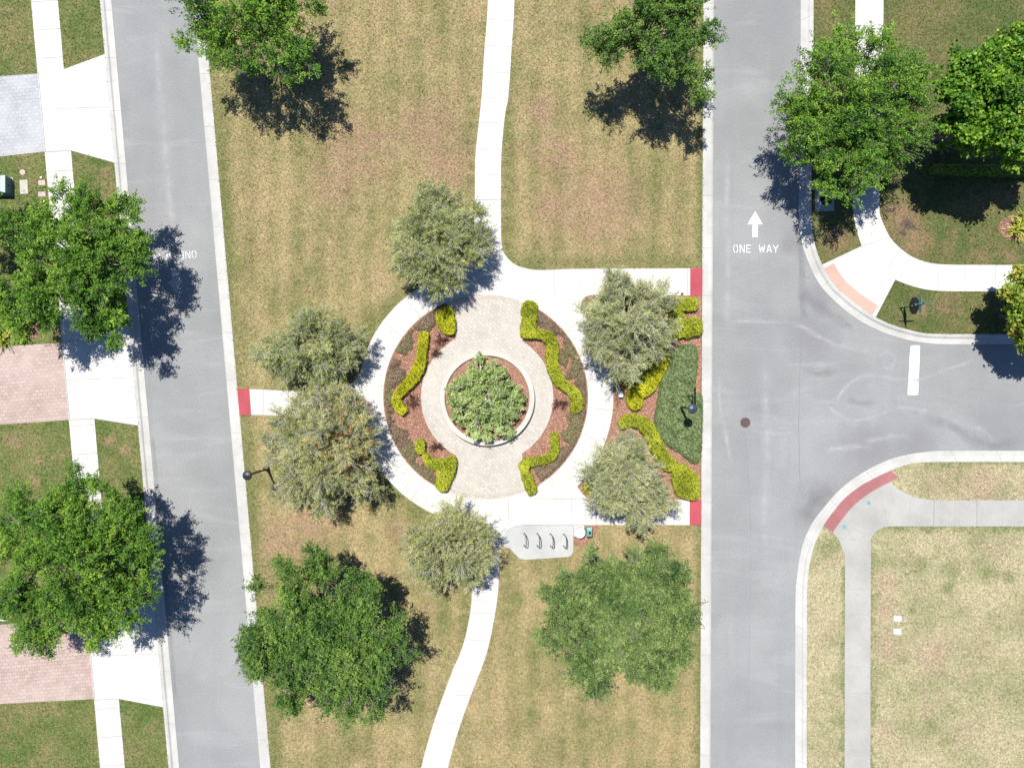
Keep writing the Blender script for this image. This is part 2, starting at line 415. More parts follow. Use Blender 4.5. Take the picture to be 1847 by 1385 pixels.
M['juniper'] = leafmat('juniper_needles', (.048, .074, .028), (.118, .162, .064), (.24, .29, .13), .2, .7, .15)
M['brownleaf'] = leafmat('brown_shrub_leaves', (.075, .055, .036), (.165, .118, .080), (.29, .225, .15), .15, .7, .15)
M['brownleaf_g'] = leafmat('olive_shrub_leaves', (.080, .075, .038), (.165, .145, .075), (.27, .24, .13), .15, .7, .15)
M['yucca'] = leafmat('yellow_strap_leaves', (.12, .17, .02), (.30, .34, .04), (.52, .50, .10), .25, .5, .3)

# ------------------------------------------------------------------ leaf clouds and branches
def unit(v):
    return v / np.maximum(np.linalg.norm(v, axis=1), 1e-9)[:, None]

def leaf_mesh(name, C, A, N, L, Wd, T, mat, parent=None, origin=(0, 0, 0), tri=False):
    """one mesh of many leaf blades: centres C, long axes A, facing N, lengths L, widths Wd, tint T"""
    n = len(C); A = unit(A); Sd = unit(np.cross(A, N)); L = np.broadcast_to(L, n)[:, None]; Wd = np.broadcast_to(Wd, n)[:, None]
    C = C - np.array(origin)
    if tri:
        V = np.stack([C - Sd*Wd/2, C + Sd*Wd/2, C + A*L], 1); k = 3
    else:
        V = np.stack([C - A*L/2, C + Sd*Wd/2 - A*L*.05, C + A*L/2, C - Sd*Wd/2 - A*L*.05], 1); k = 4
    me = bpy.data.meshes.new(name)
    me.vertices.add(n*k); me.vertices.foreach_set('co', V.reshape(-1).astype(np.float32))
    me.loops.add(n*k); me.loops.foreach_set('vertex_index', np.arange(n*k, dtype=np.int32))
    me.polygons.add(n); me.polygons.foreach_set('loop_start', np.arange(0, n*k, k, dtype=np.int32))
    me.update(calc_edges=True)
    at = me.attributes.new('tint', 'FLOAT', 'POINT'); at.data.foreach_set('value', np.repeat(np.clip(T, 0, 1), k).astype(np.float32))
    return finish(name, me, mat, parent)

def tubes_mesh(name, P0, P1, P2, r0, r1, mat, parent, origin, nseg=4, ns=5):
    """many bent tapered branches (quadratic curves) in one mesh"""
    n = len(P0); t = np.linspace(0, 1, nseg+1)[None, :, None]
    P = (1-t)**2*P0[:, None] + 2*t*(1-t)*P1[:, None] + t*t*P2[:, None]
    D = np.gradient(P, axis=1); D /= np.maximum(np.linalg.norm(D, axis=2), 1e-9)[..., None]
    a = np.cross(D, np.array([.21, .13, .97])); a /= np.maximum(np.linalg.norm(a, axis=2), 1e-6)[..., None]; b = np.cross(D, a)
    r = (np.array(r0)[:, None]*(1-t[..., 0]) + np.array(r1)[:, None]*t[..., 0])[..., None, None]
    ang = 2*np.pi*np.arange(ns)/ns
    V = P[:, :, None] + r*(a[:, :, None]*np.cos(ang)[None, None, :, None] + b[:, :, None]*np.sin(ang)[None, None, :, None])
    V = V.reshape(-1, 3) - np.array(origin)
    i = np.arange(n)[:, None, None]*(nseg+1)*ns; k = np.arange(nseg)[None, :, None]*ns; s = np.arange(ns)[None, None, :]; s2 = (s+1) % ns
    F = np.stack([i+k+s, i+k+s2, i+k+ns+s2, i+k+ns+s], -1).reshape(-1, 4).astype(np.int32)
    me = bpy.data.meshes.new(name)
    me.vertices.add(len(V)); me.vertices.foreach_set('co', V.reshape(-1).astype(np.float32))
    me.loops.add(F.size); me.loops.foreach_set('vertex_index', F.reshape(-1))
    me.polygons.add(len(F)); me.polygons.foreach_set('loop_start', np.arange(0, F.size, 4, dtype=np.int32))
    me.update(calc_edges=True)
    return finish(name, me, mat, parent, True)

STY = {
    'oak':   dict(leaf=(.115, .062), sub=(.17, .31), per=1.25, clumps=22, lpc=50, cr=.145, spray=.50, twig='oak_twig', tw=(.014, .006), up=.85, gap=.28, shoots=.22),
    'brush': dict(leaf=(.125, .028), sub=(.15, .27), per=1.9, clumps=19, lpc=48, cr=.11, spray=.54, twig='twig', tw=(.010, .005), up=.75, gap=.16, shoots=.14),
    'broad': dict(leaf=(.20, .14), sub=(.17, .28), per=1.5, clumps=18, lpc=42, cr=.22, spray=.35, twig='oak_twig', tw=(.016, .006), up=.95, gap=.08, shoots=.06),
    'loose': dict(leaf=(.095, .068), sub=(.14, .26), per=1.4, clumps=17, lpc=20, cr=.10, spray=.26, twig='twig', tw=(.014, .007), up=.85, gap=.15, shoots=.14),
}

def tree(name, label, cat, group, lobes, base, style, leaf, seed, squash=.62, flowers=None, trunk_r=.17, dens=1.0):
    """lobes: (px, py, r_px, z) as seen in the photo; base: photo pixel of the trunk foot, or None for under the crown"""
    rng = np.random.default_rng(seed); st = STY[style]
    cz = lobes[0][3]
    b = W(base[0], base[1], .11) if base is not None else np.array([*W(lobes[0][0], lobes[0][1], cz)[:2], .11])
    root = empty(name, tuple(b), label, cat, group)
    top = np.array([*(W(lobes[0][0], lobes[0][1], cz)[:2]*.85 + b[:2]*.15), cz*.55])
    subs, rad = [], []
    for (px, py, rp, z) in lobes:
        c = W(px, py, z); R = rp/S*(H-z)/H
        K = max(5, int(st['per']*19*(R/3.6)**1.15))
        i = np.arange(K) + .5
        u = 1 - i/K*1.30                       # from the top down to a little under the middle
        th = np.pi*(1+5**.5)*i + rng.random()*6
        s = np.sqrt(np.clip(1-u*u, 0, 1))
        d = np.c_[s*np.cos(th), s*np.sin(th), u] + rng.normal(0, .13, (K, 3)); d = unit(d)
        out = 1 + .13*np.sin(3*np.arctan2(d[:, 1], d[:, 0])+rng.random()*6) + .09*np.sin(5*np.arctan2(d[:, 1], d[:, 0])+rng.random()*6)
        sr = R*rng.uniform(*st['sub'], K)
        fr = (R*out*rng.uniform(.78, 1.02, K) - sr*.75)
        p = c + d*fr[:, None]*np.array([1, 1, squash])
        keep = rng.random(K) > st['gap']
        subs.append(p[keep]); rad.append(sr[keep])
        Ki = K//3                               # inner fill
        d = unit(rng.normal(0, 1, (Ki, 3)))
        subs.append(c + d*(R*rng.uniform(.1, .5, Ki))[:, None]*np.array([1, 1, squash*.8])); rad.append(R*rng.uniform(*st['sub'], Ki)*.9)
    subs, rad = np.vstack(subs), np.concatenate(rad)
    subs[:, 2] = np.maximum(subs[:, 2], .9)
    K = len(subs); nc = np.maximum(5, (dens*st['clumps']*(rad/rad.mean())**1.4)).astype(int)
    si = np.repeat(np.arange(K), nc); n = len(si)
    d = rng.normal(0, 1, (n, 3)); d[:, 2] = d[:, 2]*.8 + .45; d = unit(d)
    o = unit(subs - (top + np.array([0, 0, cz*.25])))[si]
    d = unit(d + o*.55)
    reach = rng.uniform(.40, 1.25, n)
    shoot = rng.random(n) < st['shoots']                                # long thin shoots that make the outline ragged
    d[shoot] = unit(d[shoot]*np.array([1, 1, .6]) + o[shoot]*1.1)
    reach[shoot] = rng.uniform(1.25, 1.95, int(shoot.sum()))
    cpos = subs[si] + d*(rad[si]*reach)[:, None]*np.array([1, 1, .85])
    cpos[:, 2] = np.maximum(cpos[:, 2], .5)
    # leaves
    m = np.maximum(6, rng.poisson(st['lpc']*rng.uniform(.5, 1.4, n)*np.where(shoot, .5, 1)))
    li = np.repeat(np.arange(n), m); N = len(li)
    f = rng.random(N)
    spray = st['spray']*rng.uniform(.5, 1.3, n)
    C = cpos[li] + d[li]*(f*spray[li])[:, None] + rng.normal(0, 1, (N, 3))*(st['cr']*(1-.65*f))[:, None]*np.array([1, 1, .8])
    A = unit(d[li]*(.6 if style == 'brush' else .4) + rng.normal(0, .75 if style == 'brush' else .8, (N, 3)))
    Nn = unit(rng.normal(0, .8, (N, 3)) + np.array([0, 0, st['up']*1.6]))
    L = st['leaf'][0]*rng.uniform(.65, 1.35, N); Wd = st['leaf'][1]*rng.uniform(.7, 1.3, N)
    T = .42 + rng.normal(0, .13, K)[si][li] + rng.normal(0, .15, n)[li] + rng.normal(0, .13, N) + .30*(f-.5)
    C[:, 2] = np.maximum(C[:, 2], .2)
    leaf_mesh('crown', C, A, Nn, L, Wd, T, M[leaf], root, b)
    # wood
    tr = MB()
    bend = (top + b)/2 + np.array([*rng.normal(0, .12, 2), 0])
    pts = smooth([b + [0, 0, -.1], b + [0, 0, .35], bend, top], 5)
    tr.tube(pts, list(np.linspace(trunk_r, trunk_r*.62, len(pts))), 10)
    tr.tube([b + [0, 0, -.1], b + [0, 0, .22]], [trunk_r*1.45, trunk_r*1.0], 10)
    tk = tr.build('trunk', M['bark'], root, b, True)
    mid = (subs + top)/2 + rng.normal(0, .18, (K, 3)) + np.array([0, 0, .15])
    st_ = np.repeat(top[None], K, 0) + rng.normal(0, .04, (K, 3)) - np.array([0, 0, 1])*rng.random((K, 1))*cz*.12
    tubes_mesh('limbs', st_, mid, subs, np.full(K, trunk_r*.27), np.full(K, .016), M['oak_twig' if style in ('oak', 'broad') else 'twig'], root, b, 6, 6)
    tip = cpos + d*(spray*.85)[:, None]
    q0, q1, q2 = subs[si] + rng.normal(0, .05, (n, 3)), (subs[si] + cpos)/2 + rng.normal(0, .08, (n, 3)), tip
    w0, w1 = np.full(n, st['tw'][0]), np.full(n, st['tw'][1])
    if style in ('brush', 'loose'):            # bare silvery side twigs that fork near the outside
        kk = np.where(rng.random(n) < (.8 if style == 'brush' else .55))[0]; kk = np.repeat(kk, 2 if style == 'brush' else 1); q = len(kk)
        e = cpos[kk] + unit(d[kk] + rng.normal(0, .55, (q, 3)) + [0, 0, .25])*(spray[kk]*rng.uniform(.6, 1.2, q))[:, None]
        s0 = subs[si][kk]*.35 + cpos[kk]*.65
        q0, q1, q2 = np.vstack([q0, s0]), np.vstack([q1, (s0 + e)/2 + rng.normal(0, .06, (q, 3))]), np.vstack([q2, e])
        w0, w1 = np.r_[w0, np.full(q, .009)], np.r_[w1, np.full(q, .005)]
    tubes_mesh('twigs', q0, q1, q2, w0, w1, M[st['twig']], root, b, 4, 4)
    if flowers:
        fx = WP([(p[0], p[1]) for p in flowers], cz+1)
        fr = np.array([p[2]/S for p in flowers])
        dd = np.linalg.norm(cpos[:, None, :2] - fx[None], axis=2) < fr[None]
        idx = np.where(dd.any(1) & (d[:, 2] > .1) & (rng.random(n) < .42))[0]
        fi = np.repeat(idx, 46); q = len(fi); ax = unit(d[fi] + [0, 0, .2])
        rd = rng.normal(0, 1, (q, 3)); rd = unit(rd - ax*np.sum(rd*ax, 1)[:, None])
        Cf = tip[fi] + ax*(rng.random(q)*.13)[:, None] + rd*.028
        leaf_mesh('flower_spikes', Cf, rd + ax*.2, rng.normal(0, 1, (q, 3)), .07, .022, .5 + rng.normal(0, .25, q), M['flower'], root, b)
    return root

# ------------------------------------------------------------------ traced edges (photo pixels)
FAR0, FAR1, FARX = -2600, 4000, 5000
def lx(x0, y0, x1, y1, y): return x0 + (x1-x0)*(y-y0)/(y1-y0)
LW_A = lambda y: lx(216, 174, 307.5, 1208, y)        # left road: west asphalt edge
LW_K = lambda y: lx(195.5, 174, 288, 1208, y)        # back of the west kerb
LE_A = lambda y: lx(363.6, 174, 454, 1208, y)
LE_K = lambda y: lx(382, 174, 472.5, 1208, y)
RW_K = lambda y: lx(1268, 174, 1263.6, 1208, y)
RW_A = lambda y: lx(1287, 174, 1282.3, 1208, y)
NE_A = np.vstack([[(1446, FAR0), (1444, 174)], smooth([(1441.5, 330), (1441.2, 397), (1447, 440), (1461, 480), (1479.6, 515), (1508.7, 545.7), (1541, 572), (1570, 588.7), (1605.5, 604), (1645.4, 614.8), (1694.5, 620.5), (1771, 621), (1847, 621)], 5), [(FARX, 621)]])
NE_K = np.vstack([[(1470, FAR0), (1467, 174)], smooth([(1464, 330), (1464, 397), (1469, 437), (1482.6, 477), (1504, 513), (1525.6, 534), (1550, 553), (1579.4, 572), (1608.5, 585.6), (1642, 595.4), (1679, 602), (1771, 602.5), (1847, 602.5)], 5), [(FARX, 602.5)]])
SE_A = np.vstack([[(FARX, 813)], smooth([(1847, 813), (1710, 813), (1670, 815), (1627, 822), (1587, 835.9), (1544, 860), (1513, 884.6), (1488.8, 912), (1467, 940), (1452, 970.5), (1442.7, 1004), (1438, 1038), (1435, 1075), (1434.4, 1210)], 5), [(1434.4, FAR1)]])
SE_K = np.vstack([[(FARX, 833)], smooth([(1847, 833), (1720, 833), (1664, 834), (1633, 839), (1605.5, 849), (1582.4, 860), (1553, 876), (1525.6, 897), (1507, 918), (1485.7, 947.5), (1470.4, 979.7), (1461, 1013.5), (1456.5, 1050), (1455.5, 1085), (1455, 1210)], 5), [(1455, FAR1)]])

def structure(mb, name, mats, kind='structure'):
    return props(mb.build(name, mats), kind=kind)

# ground to the horizon
mb = MB(); mb.sheet([(-900, -900), (900, -900), (900, 900), (-900, 900)], -.15); structure(mb, 'ground', M['far_grass'])

# roads
mb = MB()
mb.sheet(WP([(LW_A(FAR0)-8, FAR0), (LE_A(FAR0)+6, FAR0), (LE_A(FAR1)+6, FAR1), (LW_A(FAR1)-8, FAR1)]), 0)
structure(mb, 'road', [M['asphalt'], M['seam']])
mid_ne = (resample(NE_A, 160) + resample(NE_K, 160))/2
mid_se = (resample(SE_A, 160) + resample(SE_K, 160))/2
mb = MB()
mb.sheet(WP(np.vstack([[(RW_A(FAR1)-7, FAR1), (RW_A(FAR0)-7, FAR0)], mid_ne, mid_se])), 0)
rnd = np.random.default_rng(3)
def crack(mb, pts, w, m=1, jit=1.2, z=.004):
    P = smooth(pts, 6); P = P + rnd.normal(0, jit, P.shape)*.5
    for a, b in zip(P[:-1], P[1:]):
        mb.strip(W(*a), W(*b), w*rnd.uniform(.5, 1.2), z, m)
crack(mb, [(1443, 300), (1443, 500), (1444, 620), (1441, 760), (1443, 880)], .035, jit=.5)
crack(mb, [(1455, 520), (1461, 540), (1480, 552), (1495, 564), (1519, 576), (1532, 589)], .04)
crack(mb, [(1343, 780), (1352, 900), (1353, 1050), (1350, 1300)], .022, jit=.4)
crack(mb, [(1440, 880), (1452, 895), (1462, 884), (1470, 905), (1458, 925), (1452, 950)], .03)
crack(mb, [(1450, 470), (1452, 500), (1462, 497)], .035)
road_e = structure(mb, 'road', [M['asphalt'], M['seam']])

# painted markings, children of the road they lie on
def letter_strokes():
    return {
        'O': [[(.36, 1), (.16, .92), (.03, .7), (.03, .3), (.16, .08), (.36, 0)], [(.64, 0), (.84, .08), (.97, .3), (.97, .7), (.84, .92), (.64, 1)]],
        'N': [[(.05, 0), (.05, 1)], [(.16, .98), (.84, .02)], [(.95, 0), (.95, 1)]],
        'E': [[(.08, 0), (.08, 1)], [(.2, .96), (.95, .96)], [(.2, .5), (.8, .5)], [(.2, .04), (.95, .04)]],
        'W': [[(.02, 1), (.24, .04)], [(.27, .1), (.48, .72)], [(.54, .72), (.74, .1)], [(.77, .04), (.98, 1)]],
        'A': [[(.03, 0), (.42, .98)], [(.58, .98), (.97, 0)], [(.3, .3), (.7, .3)]],
        'Y': [[(.03, 1), (.44, .5)], [(.97, 1), (.56, .5)], [(.5, .44), (.5, 0)]],
    }
def lettering(origin, right, up, xs, h, word, wid, z=.004):
    mb = MB(); ST = letter_strokes()
    for ch, (x0, x1) in zip(word, xs):
        for poly in ST[ch]:
            P = [origin + right*(x0 + (x1-x0)*u) + up*(h*v) for u, v in poly]
            for a, b in zip(P[:-1], P[1:]):
                d = (b-a)/max(np.linalg.norm(b-a), 1e-6)*.01
                mb.strip(a-d, b+d, wid, z); z += 4e-5
    return mb
# east road: ONE WAY with an arrow above it
xs = [(1323, 1330.5), (1334.5, 1343), (1346, 1354.5), (1369, 1379.5), (1383, 1391.5), (1394, 1404)]
o0 = W(1323, 455.5); rt = np.array([1., 0, 0]); up = np.array([0, 1., 0])
mb = lettering(o0, rt, up, [((a-1323)/S, (b-1323)/S) for a, b in xs], 13.5/S, 'ONEWAY', .052)
mb.build('road_lettering', M['paint'], road_e)
mb = MB()
mb.sheet(WP([(1348, 405), (1362, 381), (1376, 405)]), .004)
mb.sheet(WP([(1356.8, 406), (1367, 406), (1366.6, 427.5), (1356.6, 427.5)]), .004)
mb.build('road_arrow', M['paint'], road_e)
mb = MB()
e = [(1643, 623), (1650, 622.6), (1659.6, 623), (1659, 640), (1658, 668), (1657, 690), (1656, 712), (1646, 712.5), (1636.8, 712), (1638, 690), (1639.5, 665), (1640.5, 643), (1641.6, 631)]
mb.sheet(WP(e), .004); mb.build('stop_line', M['paint'], road_e)
# left road: the same words read from the other end
road_w = bpy.data.objects['road']
a = math.radians(4.8)
rt = np.array([-math.cos(a), math.sin(a)*-1, 0]); up = np.array([math.sin(a)*1, -math.cos(a), 0])
o0 = W(353.5, 452.3)
xs = [(0, 7.8), (11, 19.5), (22.5, 31), (45, 55), (58.5, 67), (70, 79)]
mb = lettering(o0, rt, up, [(p/S, q/S) for p, q in xs], 12.6/S, 'ONEWAY', .052)
mb.build('road_lettering', M['paint_mid'], road_w)  # same paint mixed slightly greyer than the east lettering
mb = MB()
c = W(314, 484)
def loc(u, v): p = c + rt*u/S + up*v/S; return (p[0], p[1])
mb.sheet([loc(-14, 22), loc(0, 46), loc(14, 22)], .004); mb.sheet([loc(-5, 0), loc(5, 0), loc(5, 21), loc(-5, 21)], .004)
mb.build('road_arrow', M['paint_shade'], road_w)  # greyed paint carries the oak's shade over the arrow in its colour

# polished tyre tracks and worn patches on the asphalt: thin soft-edged films, parts of the road
def filmmat(name, col, strength):
    t = NT(name)
    at = t.n('ShaderNodeAttribute', attribute_name='cover')
    f = t.math('MULTIPLY', t.math('MULTIPLY', at.outputs['Fac'], t.ramp(t.noise(1.1, 6, .7), [(.32, .15), (.66, 1.0)])), strength)
    f = t.math('MULTIPLY', f, t.ramp(t.noise(28, 3, .8), [(.3, .6), (.7, 1.0)]))
    d = t.n('ShaderNodeBsdfDiffuse'); d.inputs['Color'].default_value = (*col, 1)
    tr = t.n('ShaderNodeBsdfTransparent'); mx = t.n('ShaderNodeMixShader')
    t.link(f, mx.inputs[0]); t.link(tr.outputs[0], mx.inputs[1]); t.link(d.outputs[0], mx.inputs[2]); t.link(mx.outputs[0], t.out.inputs[0])
    return t.mat
M['tyre_pale'] = filmmat('pale_tyre_polish', (.345, .343, .342), .78)
M['tyre_dark'] = filmmat('dark_tyre_wear', (.135, .134, .136), .34)
FZ = [.0046]
def film(parent, pts, width, mat, name='tyre_mark'):
    P = smooth(pts, 7); n = len(P); t = np.gradient(P, axis=0); t /= np.linalg.norm(t, axis=1)[:, None]; nr = np.c_[t[:, 1], -t[:, 0]]
    prof = [(-1, 0), (-.55, .55), (0, 1), (.55, .55), (1, 0)]
    z = FZ[0]; FZ[0] += .0002
    V = [W(*(P[i] + nr[i]*width/2*o*(1+.25*math.sin(i*.7))), z) for o, c in prof for i in range(n)]
    cov = [c*min(1, i/4, (n-1-i)/4) for o, c in prof for i in range(n)]
    F = [(k*n+i, k*n+i+1, (k+1)*n+i+1, (k+1)*n+i) for k in range(4) for i in range(n-1)]
    me = bpy.data.meshes.new(name); me.from_pydata([tuple(v) for v in V], [], F); me.update()
    a = me.attributes.new('cover', 'FLOAT', 'POINT'); a.data.foreach_set('value', np.array(cov, np.float32))
    return finish(name, me, mat, parent)
zz5 = lambda L: [(1280 + x/3.257, 515 + y/3.257) for x, y in L]
for L, w in (([(470, 215), (560, 250), (640, 300), (760, 350), (900, 385), (960, 380)], 15), ([(420, 460), (560, 465), (680, 462), (800, 450)], 12),
             ([(1560, 440), (1440, 480), (1330, 520), (1230, 555), (1100, 550), (950, 530), (850, 555), (780, 620), (740, 680), (700, 700), (760, 760), (860, 790), (980, 765), (1100, 720), (1220, 725), (1350, 765), (1500, 815), (1600, 850), (1650, 890), (1665, 940)], 13),
             ([(660, 975), (760, 955), (880, 945), (960, 960)], 17), ([(900, 920), (1000, 900), (1100, 885), (1200, 895)], 17), ([(540, 715), (620, 690), (720, 685), (790, 700)], 12),
             ([(100, 215), (200, 210), (320, 215), (480, 220)], 11), ([(60, 480), (60, 700), (100, 900), (130, 1100)], 16), ([(240, 840), (300, 865), (420, 870), (520, 860)], 14), ([(980, 420), (1040, 395), (1090, 430), (1060, 490), (1000, 470)], 10),
             ([(330, 400), (330, 700), (340, 1000), (320, 1300), (330, 1700)], 30), ([(90, 300), (110, -100), (100, -500), (110, -900)], 24)):
    film(road_e, zz5(L), w, M['tyre_pale'])
for L, w in (([(540, 40), (600, 90), (680, 150), (780, 210), (850, 250)], 26), ([(540, 500), (640, 520), (760, 500)], 18), ([(520, -400), (540, -100), (545, 100), (560, 200)], 16),
             ([(560, 1380), (600, 1290), (660, 1230), (720, 1190)], 34), ([(1250, 760), (1450, 840), (1600, 930), (1847, 920)], 26), ([(800, 660), (880, 690), (980, 690)], 16)):
    film(road_e, zz5(L), w, M['tyre_dark'])
film(road_w, [(LW_A(y)*.5 + LE_A(y)*.5, y) for y in range(60, 460, 40)], 26, M['tyre_pale'])
film(road_w, [(LW_A(y)+5, y) for y in range(780, 1300, 40)], 9, M['tyre_dark'])

# kerbs
def kerb(A, K, profile, n, joints=(), stain=True):
    A, K = resample(A, n), resample(K, n)
    mb = MB(); rows = []
    for t, z in profile:
        rows.append([W(*(A[i]*(1-t) + K[i]*t), z) for i in range(n)])
    rows.append([(*rows[-1][i][:2], -.3) for i in range(n)])
    rows.insert(0, [(*rows[0][i][:2], -.3) for i in range(n)])
    v = [p for r in rows for p in r]; f = []; m = []
    for k in range(len(rows)-1):
        for i in range(n-1): f.append((k*n+i, k*n+i+1, (k+1)*n+i+1, (k+1)*n+i))
    mb.add(v, f)
    for j in joints:
        i = int(j*(n-1))
        for k in range(1, len(rows)-2):
            p, q = np.array(rows[k][i]), np.array(rows[k+1][i]); d = np.array(rows[k][i+1]) - p; d = d/np.linalg.norm(d)*.012
            up_ = np.array([0, 0, .003])
            mb.add([p-d+up_, p+d+up_, q+d+up_, q-d+up_], [(0, 1, 2, 3)], 1)
    o = structure(mb, 'kerb', [M['concrete_kerb'], M['joint_soft']])
    return o
MIAMI = [(0, .014), (.36, .006), (.47, .004), (.56, .02), (.70, .085), (.84, .112), (1, .118)]
FLATK = [(0, .012), (.08, .05), (.18, .075), (1, .118)]
ys = np.arange(-900, 2200, 92.0)
seg = lambda fx: np.array([(fx(-1200), -1200), (fx(2600), 2600)])
jj = [(y+1200)/3800 for y in ys]
kerb(seg(LW_A), seg(LW_K), MIAMI, 400, jj)
kerb(seg(LE_A), seg(LE_K), FLATK, 400, [(y+30+1200)/3800 for y in ys])
kerb(seg(RW_A), seg(RW_K), FLATK, 400, [(y+60+1200)/3800 for y in ys])
clip = lambda P: np.array([(min(max(x, -2000), 2900), min(max(y, -1000), 2400)) for x, y in P])
ne_a, ne_k = clip(NE_A), clip(NE_K); se_a, se_k = clip(SE_A), clip(SE_K)
kerb(ne_a, ne_k, MIAMI, 500, np.linspace(.02, .98, 36))
kerb(se_a, se_k, MIAMI, 500, np.linspace(.02, .98, 36))

# lawns
LAWNZ = .11
west_poly = [(-FARX, FAR0), (LW_K(FAR0)+1.5, FAR0), (LW_K(FAR1)+1.5, FAR1), (-FARX, FAR1)]
med_poly = [(LE_K(FAR0)-1.5, FAR0), (RW_K(FAR0)+1.5, FAR0), (RW_K(FAR1)+1.5, FAR1), (LE_K(FAR1)-1.5, FAR1)]
ne_poly = np.vstack([NE_K + [-.6, .6], [(FARX, FAR0)]])
se_poly = np.vstack([SE_K + [-.6, -.6], [(FARX, FAR1)]])
for poly, m in ((west_poly, 'lawn_west'), (med_poly, 'lawn_med'), (ne_poly, 'lawn_ne'), (se_poly, 'lawn_se')):
    mb = MB(); mb.prism(WP(poly, LAWNZ), LAWNZ, -.2); structure(mb, 'lawn', M[m])

HARD = []                              # photo polygons where no lawn grass grows
def slab(name, poly, z, mats, joints=(), jw=.034, zb=0.0, hard=True, kind='structure'):
    mb = MB(); mb.prism(WP(poly, z), z, zb)
    for j in joints:
        a, b = j[0], j[1]; m = j[2] if len(j) > 2 else 1
        mb.strip(W(*a, z), W(*b, z), jw, z+.003, m)
    if hard: HARD.append(np.array(poly, float))
    return structure(mb, name, mats)
CM = [M['concrete'], M['joint_soft'], M['joint']]

# --- west side: driveways, sidewalk, paver drives
sw_w = lambda y: lx(82, 274, 166.6, 1211, y) - 1.5
sw_e = lambda y: lx(128, 272, 210, 1210, y)
slab('sidewalk', [(sw_w(-600), -600), (sw_e(-600), -600), (sw_e(2000), 2000), (sw_w(2000), 2000)], .124, CM,
     [((sw_w(y), y+2), (sw_e(y), y-1)) for y in range(-100, 1500, 51)])
def apron(y0, y1, top_flare, bot_flare):
    P = [(sw_w(y0)+1.5, y0), (sw_e(y0)-2, y0-4), (LW_K(top_flare)+.5, top_flare), (LW_K(bot_flare)+.5, bot_flare), (sw_e(y1), y1-2), (sw_w(y1)+1.5, y1)]
    ym = (y0+y1)/2
    slab('driveway', P, .128, CM, [((sw_w(ym)+1, ym-4), (LW_K(ym-9), ym-9)), ((sw_w(y0)+1.5, y0), (sw_w(y1)+1.5, y1), 2), ((sw_w(y1)+1, y1), (sw_e(y1), y1-2), 2), ((sw_e(y1), y1-2), (LW_K(bot_flare), bot_flare), 2)], .028)
apron(130, 274, 98, 294)
apron(622, 757, 582, 767.5)
apron(1113, 1262, 1078, 1275)
def drive(y0, y1, m):
    slab('driveway', [(-1500, y0+110), (sw_w(y0)+1.5, y0), (sw_w(y1)+1.5, y1), (0, y1+9), (-1500, y1+118)], .120, [m, M['joint']],)
drive(133, 273.5, M['pav_grey'])
drive(618, 757, M['pav_pink'])
drive(1116, 1260, M['pav_pink'])
slab('edging_strip', [(-40, 1116), (14, 1117.5), (14, 1120), (-40, 1119)], .135, [M['white']])

# --- the park: ring walk, paths, plaza
CX, CY = 876.0, 716.0
joints = []
for k in range(0, 360, 15):
    ca, sa = math.cos(math.radians(k+6)), math.sin(math.radians(k+6))
    joints.append(((CX+184*ca, CY+184*sa), (CX+230*ca, CY+230*sa)))
slab('path', arc(CX, CY, 230.5, 0, 358, 120), .124, CM, joints, .026)
up_l = [(876, FAR0)] + [(880, -300), (878, 0)] ; 
left_edge = smooth([(884, -420), (884, -200), (880, 0), (873, 100), (868.7, 174), (861, 245), (857, 290), (856.3, 369), (852, 425), (838, 470), (808, 500), (780, 522)], 5)
right_edge = smooth([(932, -420), (932, -200), (928, 0), (922, 100), (917, 174), (911, 207), (906, 257), (903.6, 307), (903.6, 394), (905, 441), (912, 461), (930, 477.6), (954.6, 485.5), (979.6, 487.3), (1034, 485)], 5)
path_n = np.vstack([left_edge, [(800, 560), (960, 560), (1034, 520)], right_edge[::-1]])
slab('path', path_n, .128, CM, [((lx(868.7, 174, 857, 290, y) if y < 300 else 856.5, y), (lx(917, 174, 905, 260, y) if y < 260 else 904, y+2)) for y in (-60, -12, 36, 83, 130, 176, 221, 268, 314)] +
     [((856.5, 361), (903.5, 360), 2), ((853, 430), (904, 431)), ((905, 456), (878, 480)), ((878, 480), (842, 505), 1)], .026)
slab('path', [(1030, 485.2), (1266.5, 484), (1266, 533.5), (1076, 531), (1060, 534), (1049, 543), (1046, 560), (1000, 565), (960, 540), (990, 490)], .132, CM,
     [((x, 484), (x, 534)) for x in (1048, 1096, 1144, 1192, 1240)] + [((1000, 487), (1001, 540))], .026)
slab('path', np.vstack([[(835, 925), (930, 890), (985, 868), (1035, 868), (1046, 884), (1056, 896), (1070, 900)], [(1264.5, 901), (1264, 946.8), (944.6, 946.6)], smooth([(944.6, 946.6), (926.6, 949.7), (914, 958.7), (906, 970)], 4), [(860, 975), (820, 950)]]), .134, CM,
     [((x, 899), (x, 947)) for x in (917, 972, 1031, 1076, 1120, 1168, 1216)] + [((955, 899.3), (1062, 899.3), 2)], .024)
rs = smooth([(906, 970), (903, 985), (901.3, 1001), (898.5, 1065), (893, 1106), (882, 1162), (869, 1203), (850, 1252), (826, 1320), (805, 1400), (796, 1500), (800, 1700)], 5)
ls = smooth([(828, 930), (846, 965), (851.5, 1010), (851, 1049.6), (850, 1090.6), (842, 1137), (832, 1172.6), (819, 1203), (800, 1252), (777, 1320), (757, 1400), (748, 1500), (752, 1700)], 5)
slab('path', np.vstack([ls, rs[::-1], [(900, 935)]]), .130, CM, [((851, 1010), (901, 1008)), ((850.5, 1055), (899, 1056)), ((845, 1105), (893, 1106)), ((833, 1153), (884, 1155)), ((817, 1200), (868, 1205)), ((800, 1252), (850, 1254)), ((783, 1302), (832, 1304)), ((767, 1352), (818, 1352))], .026)
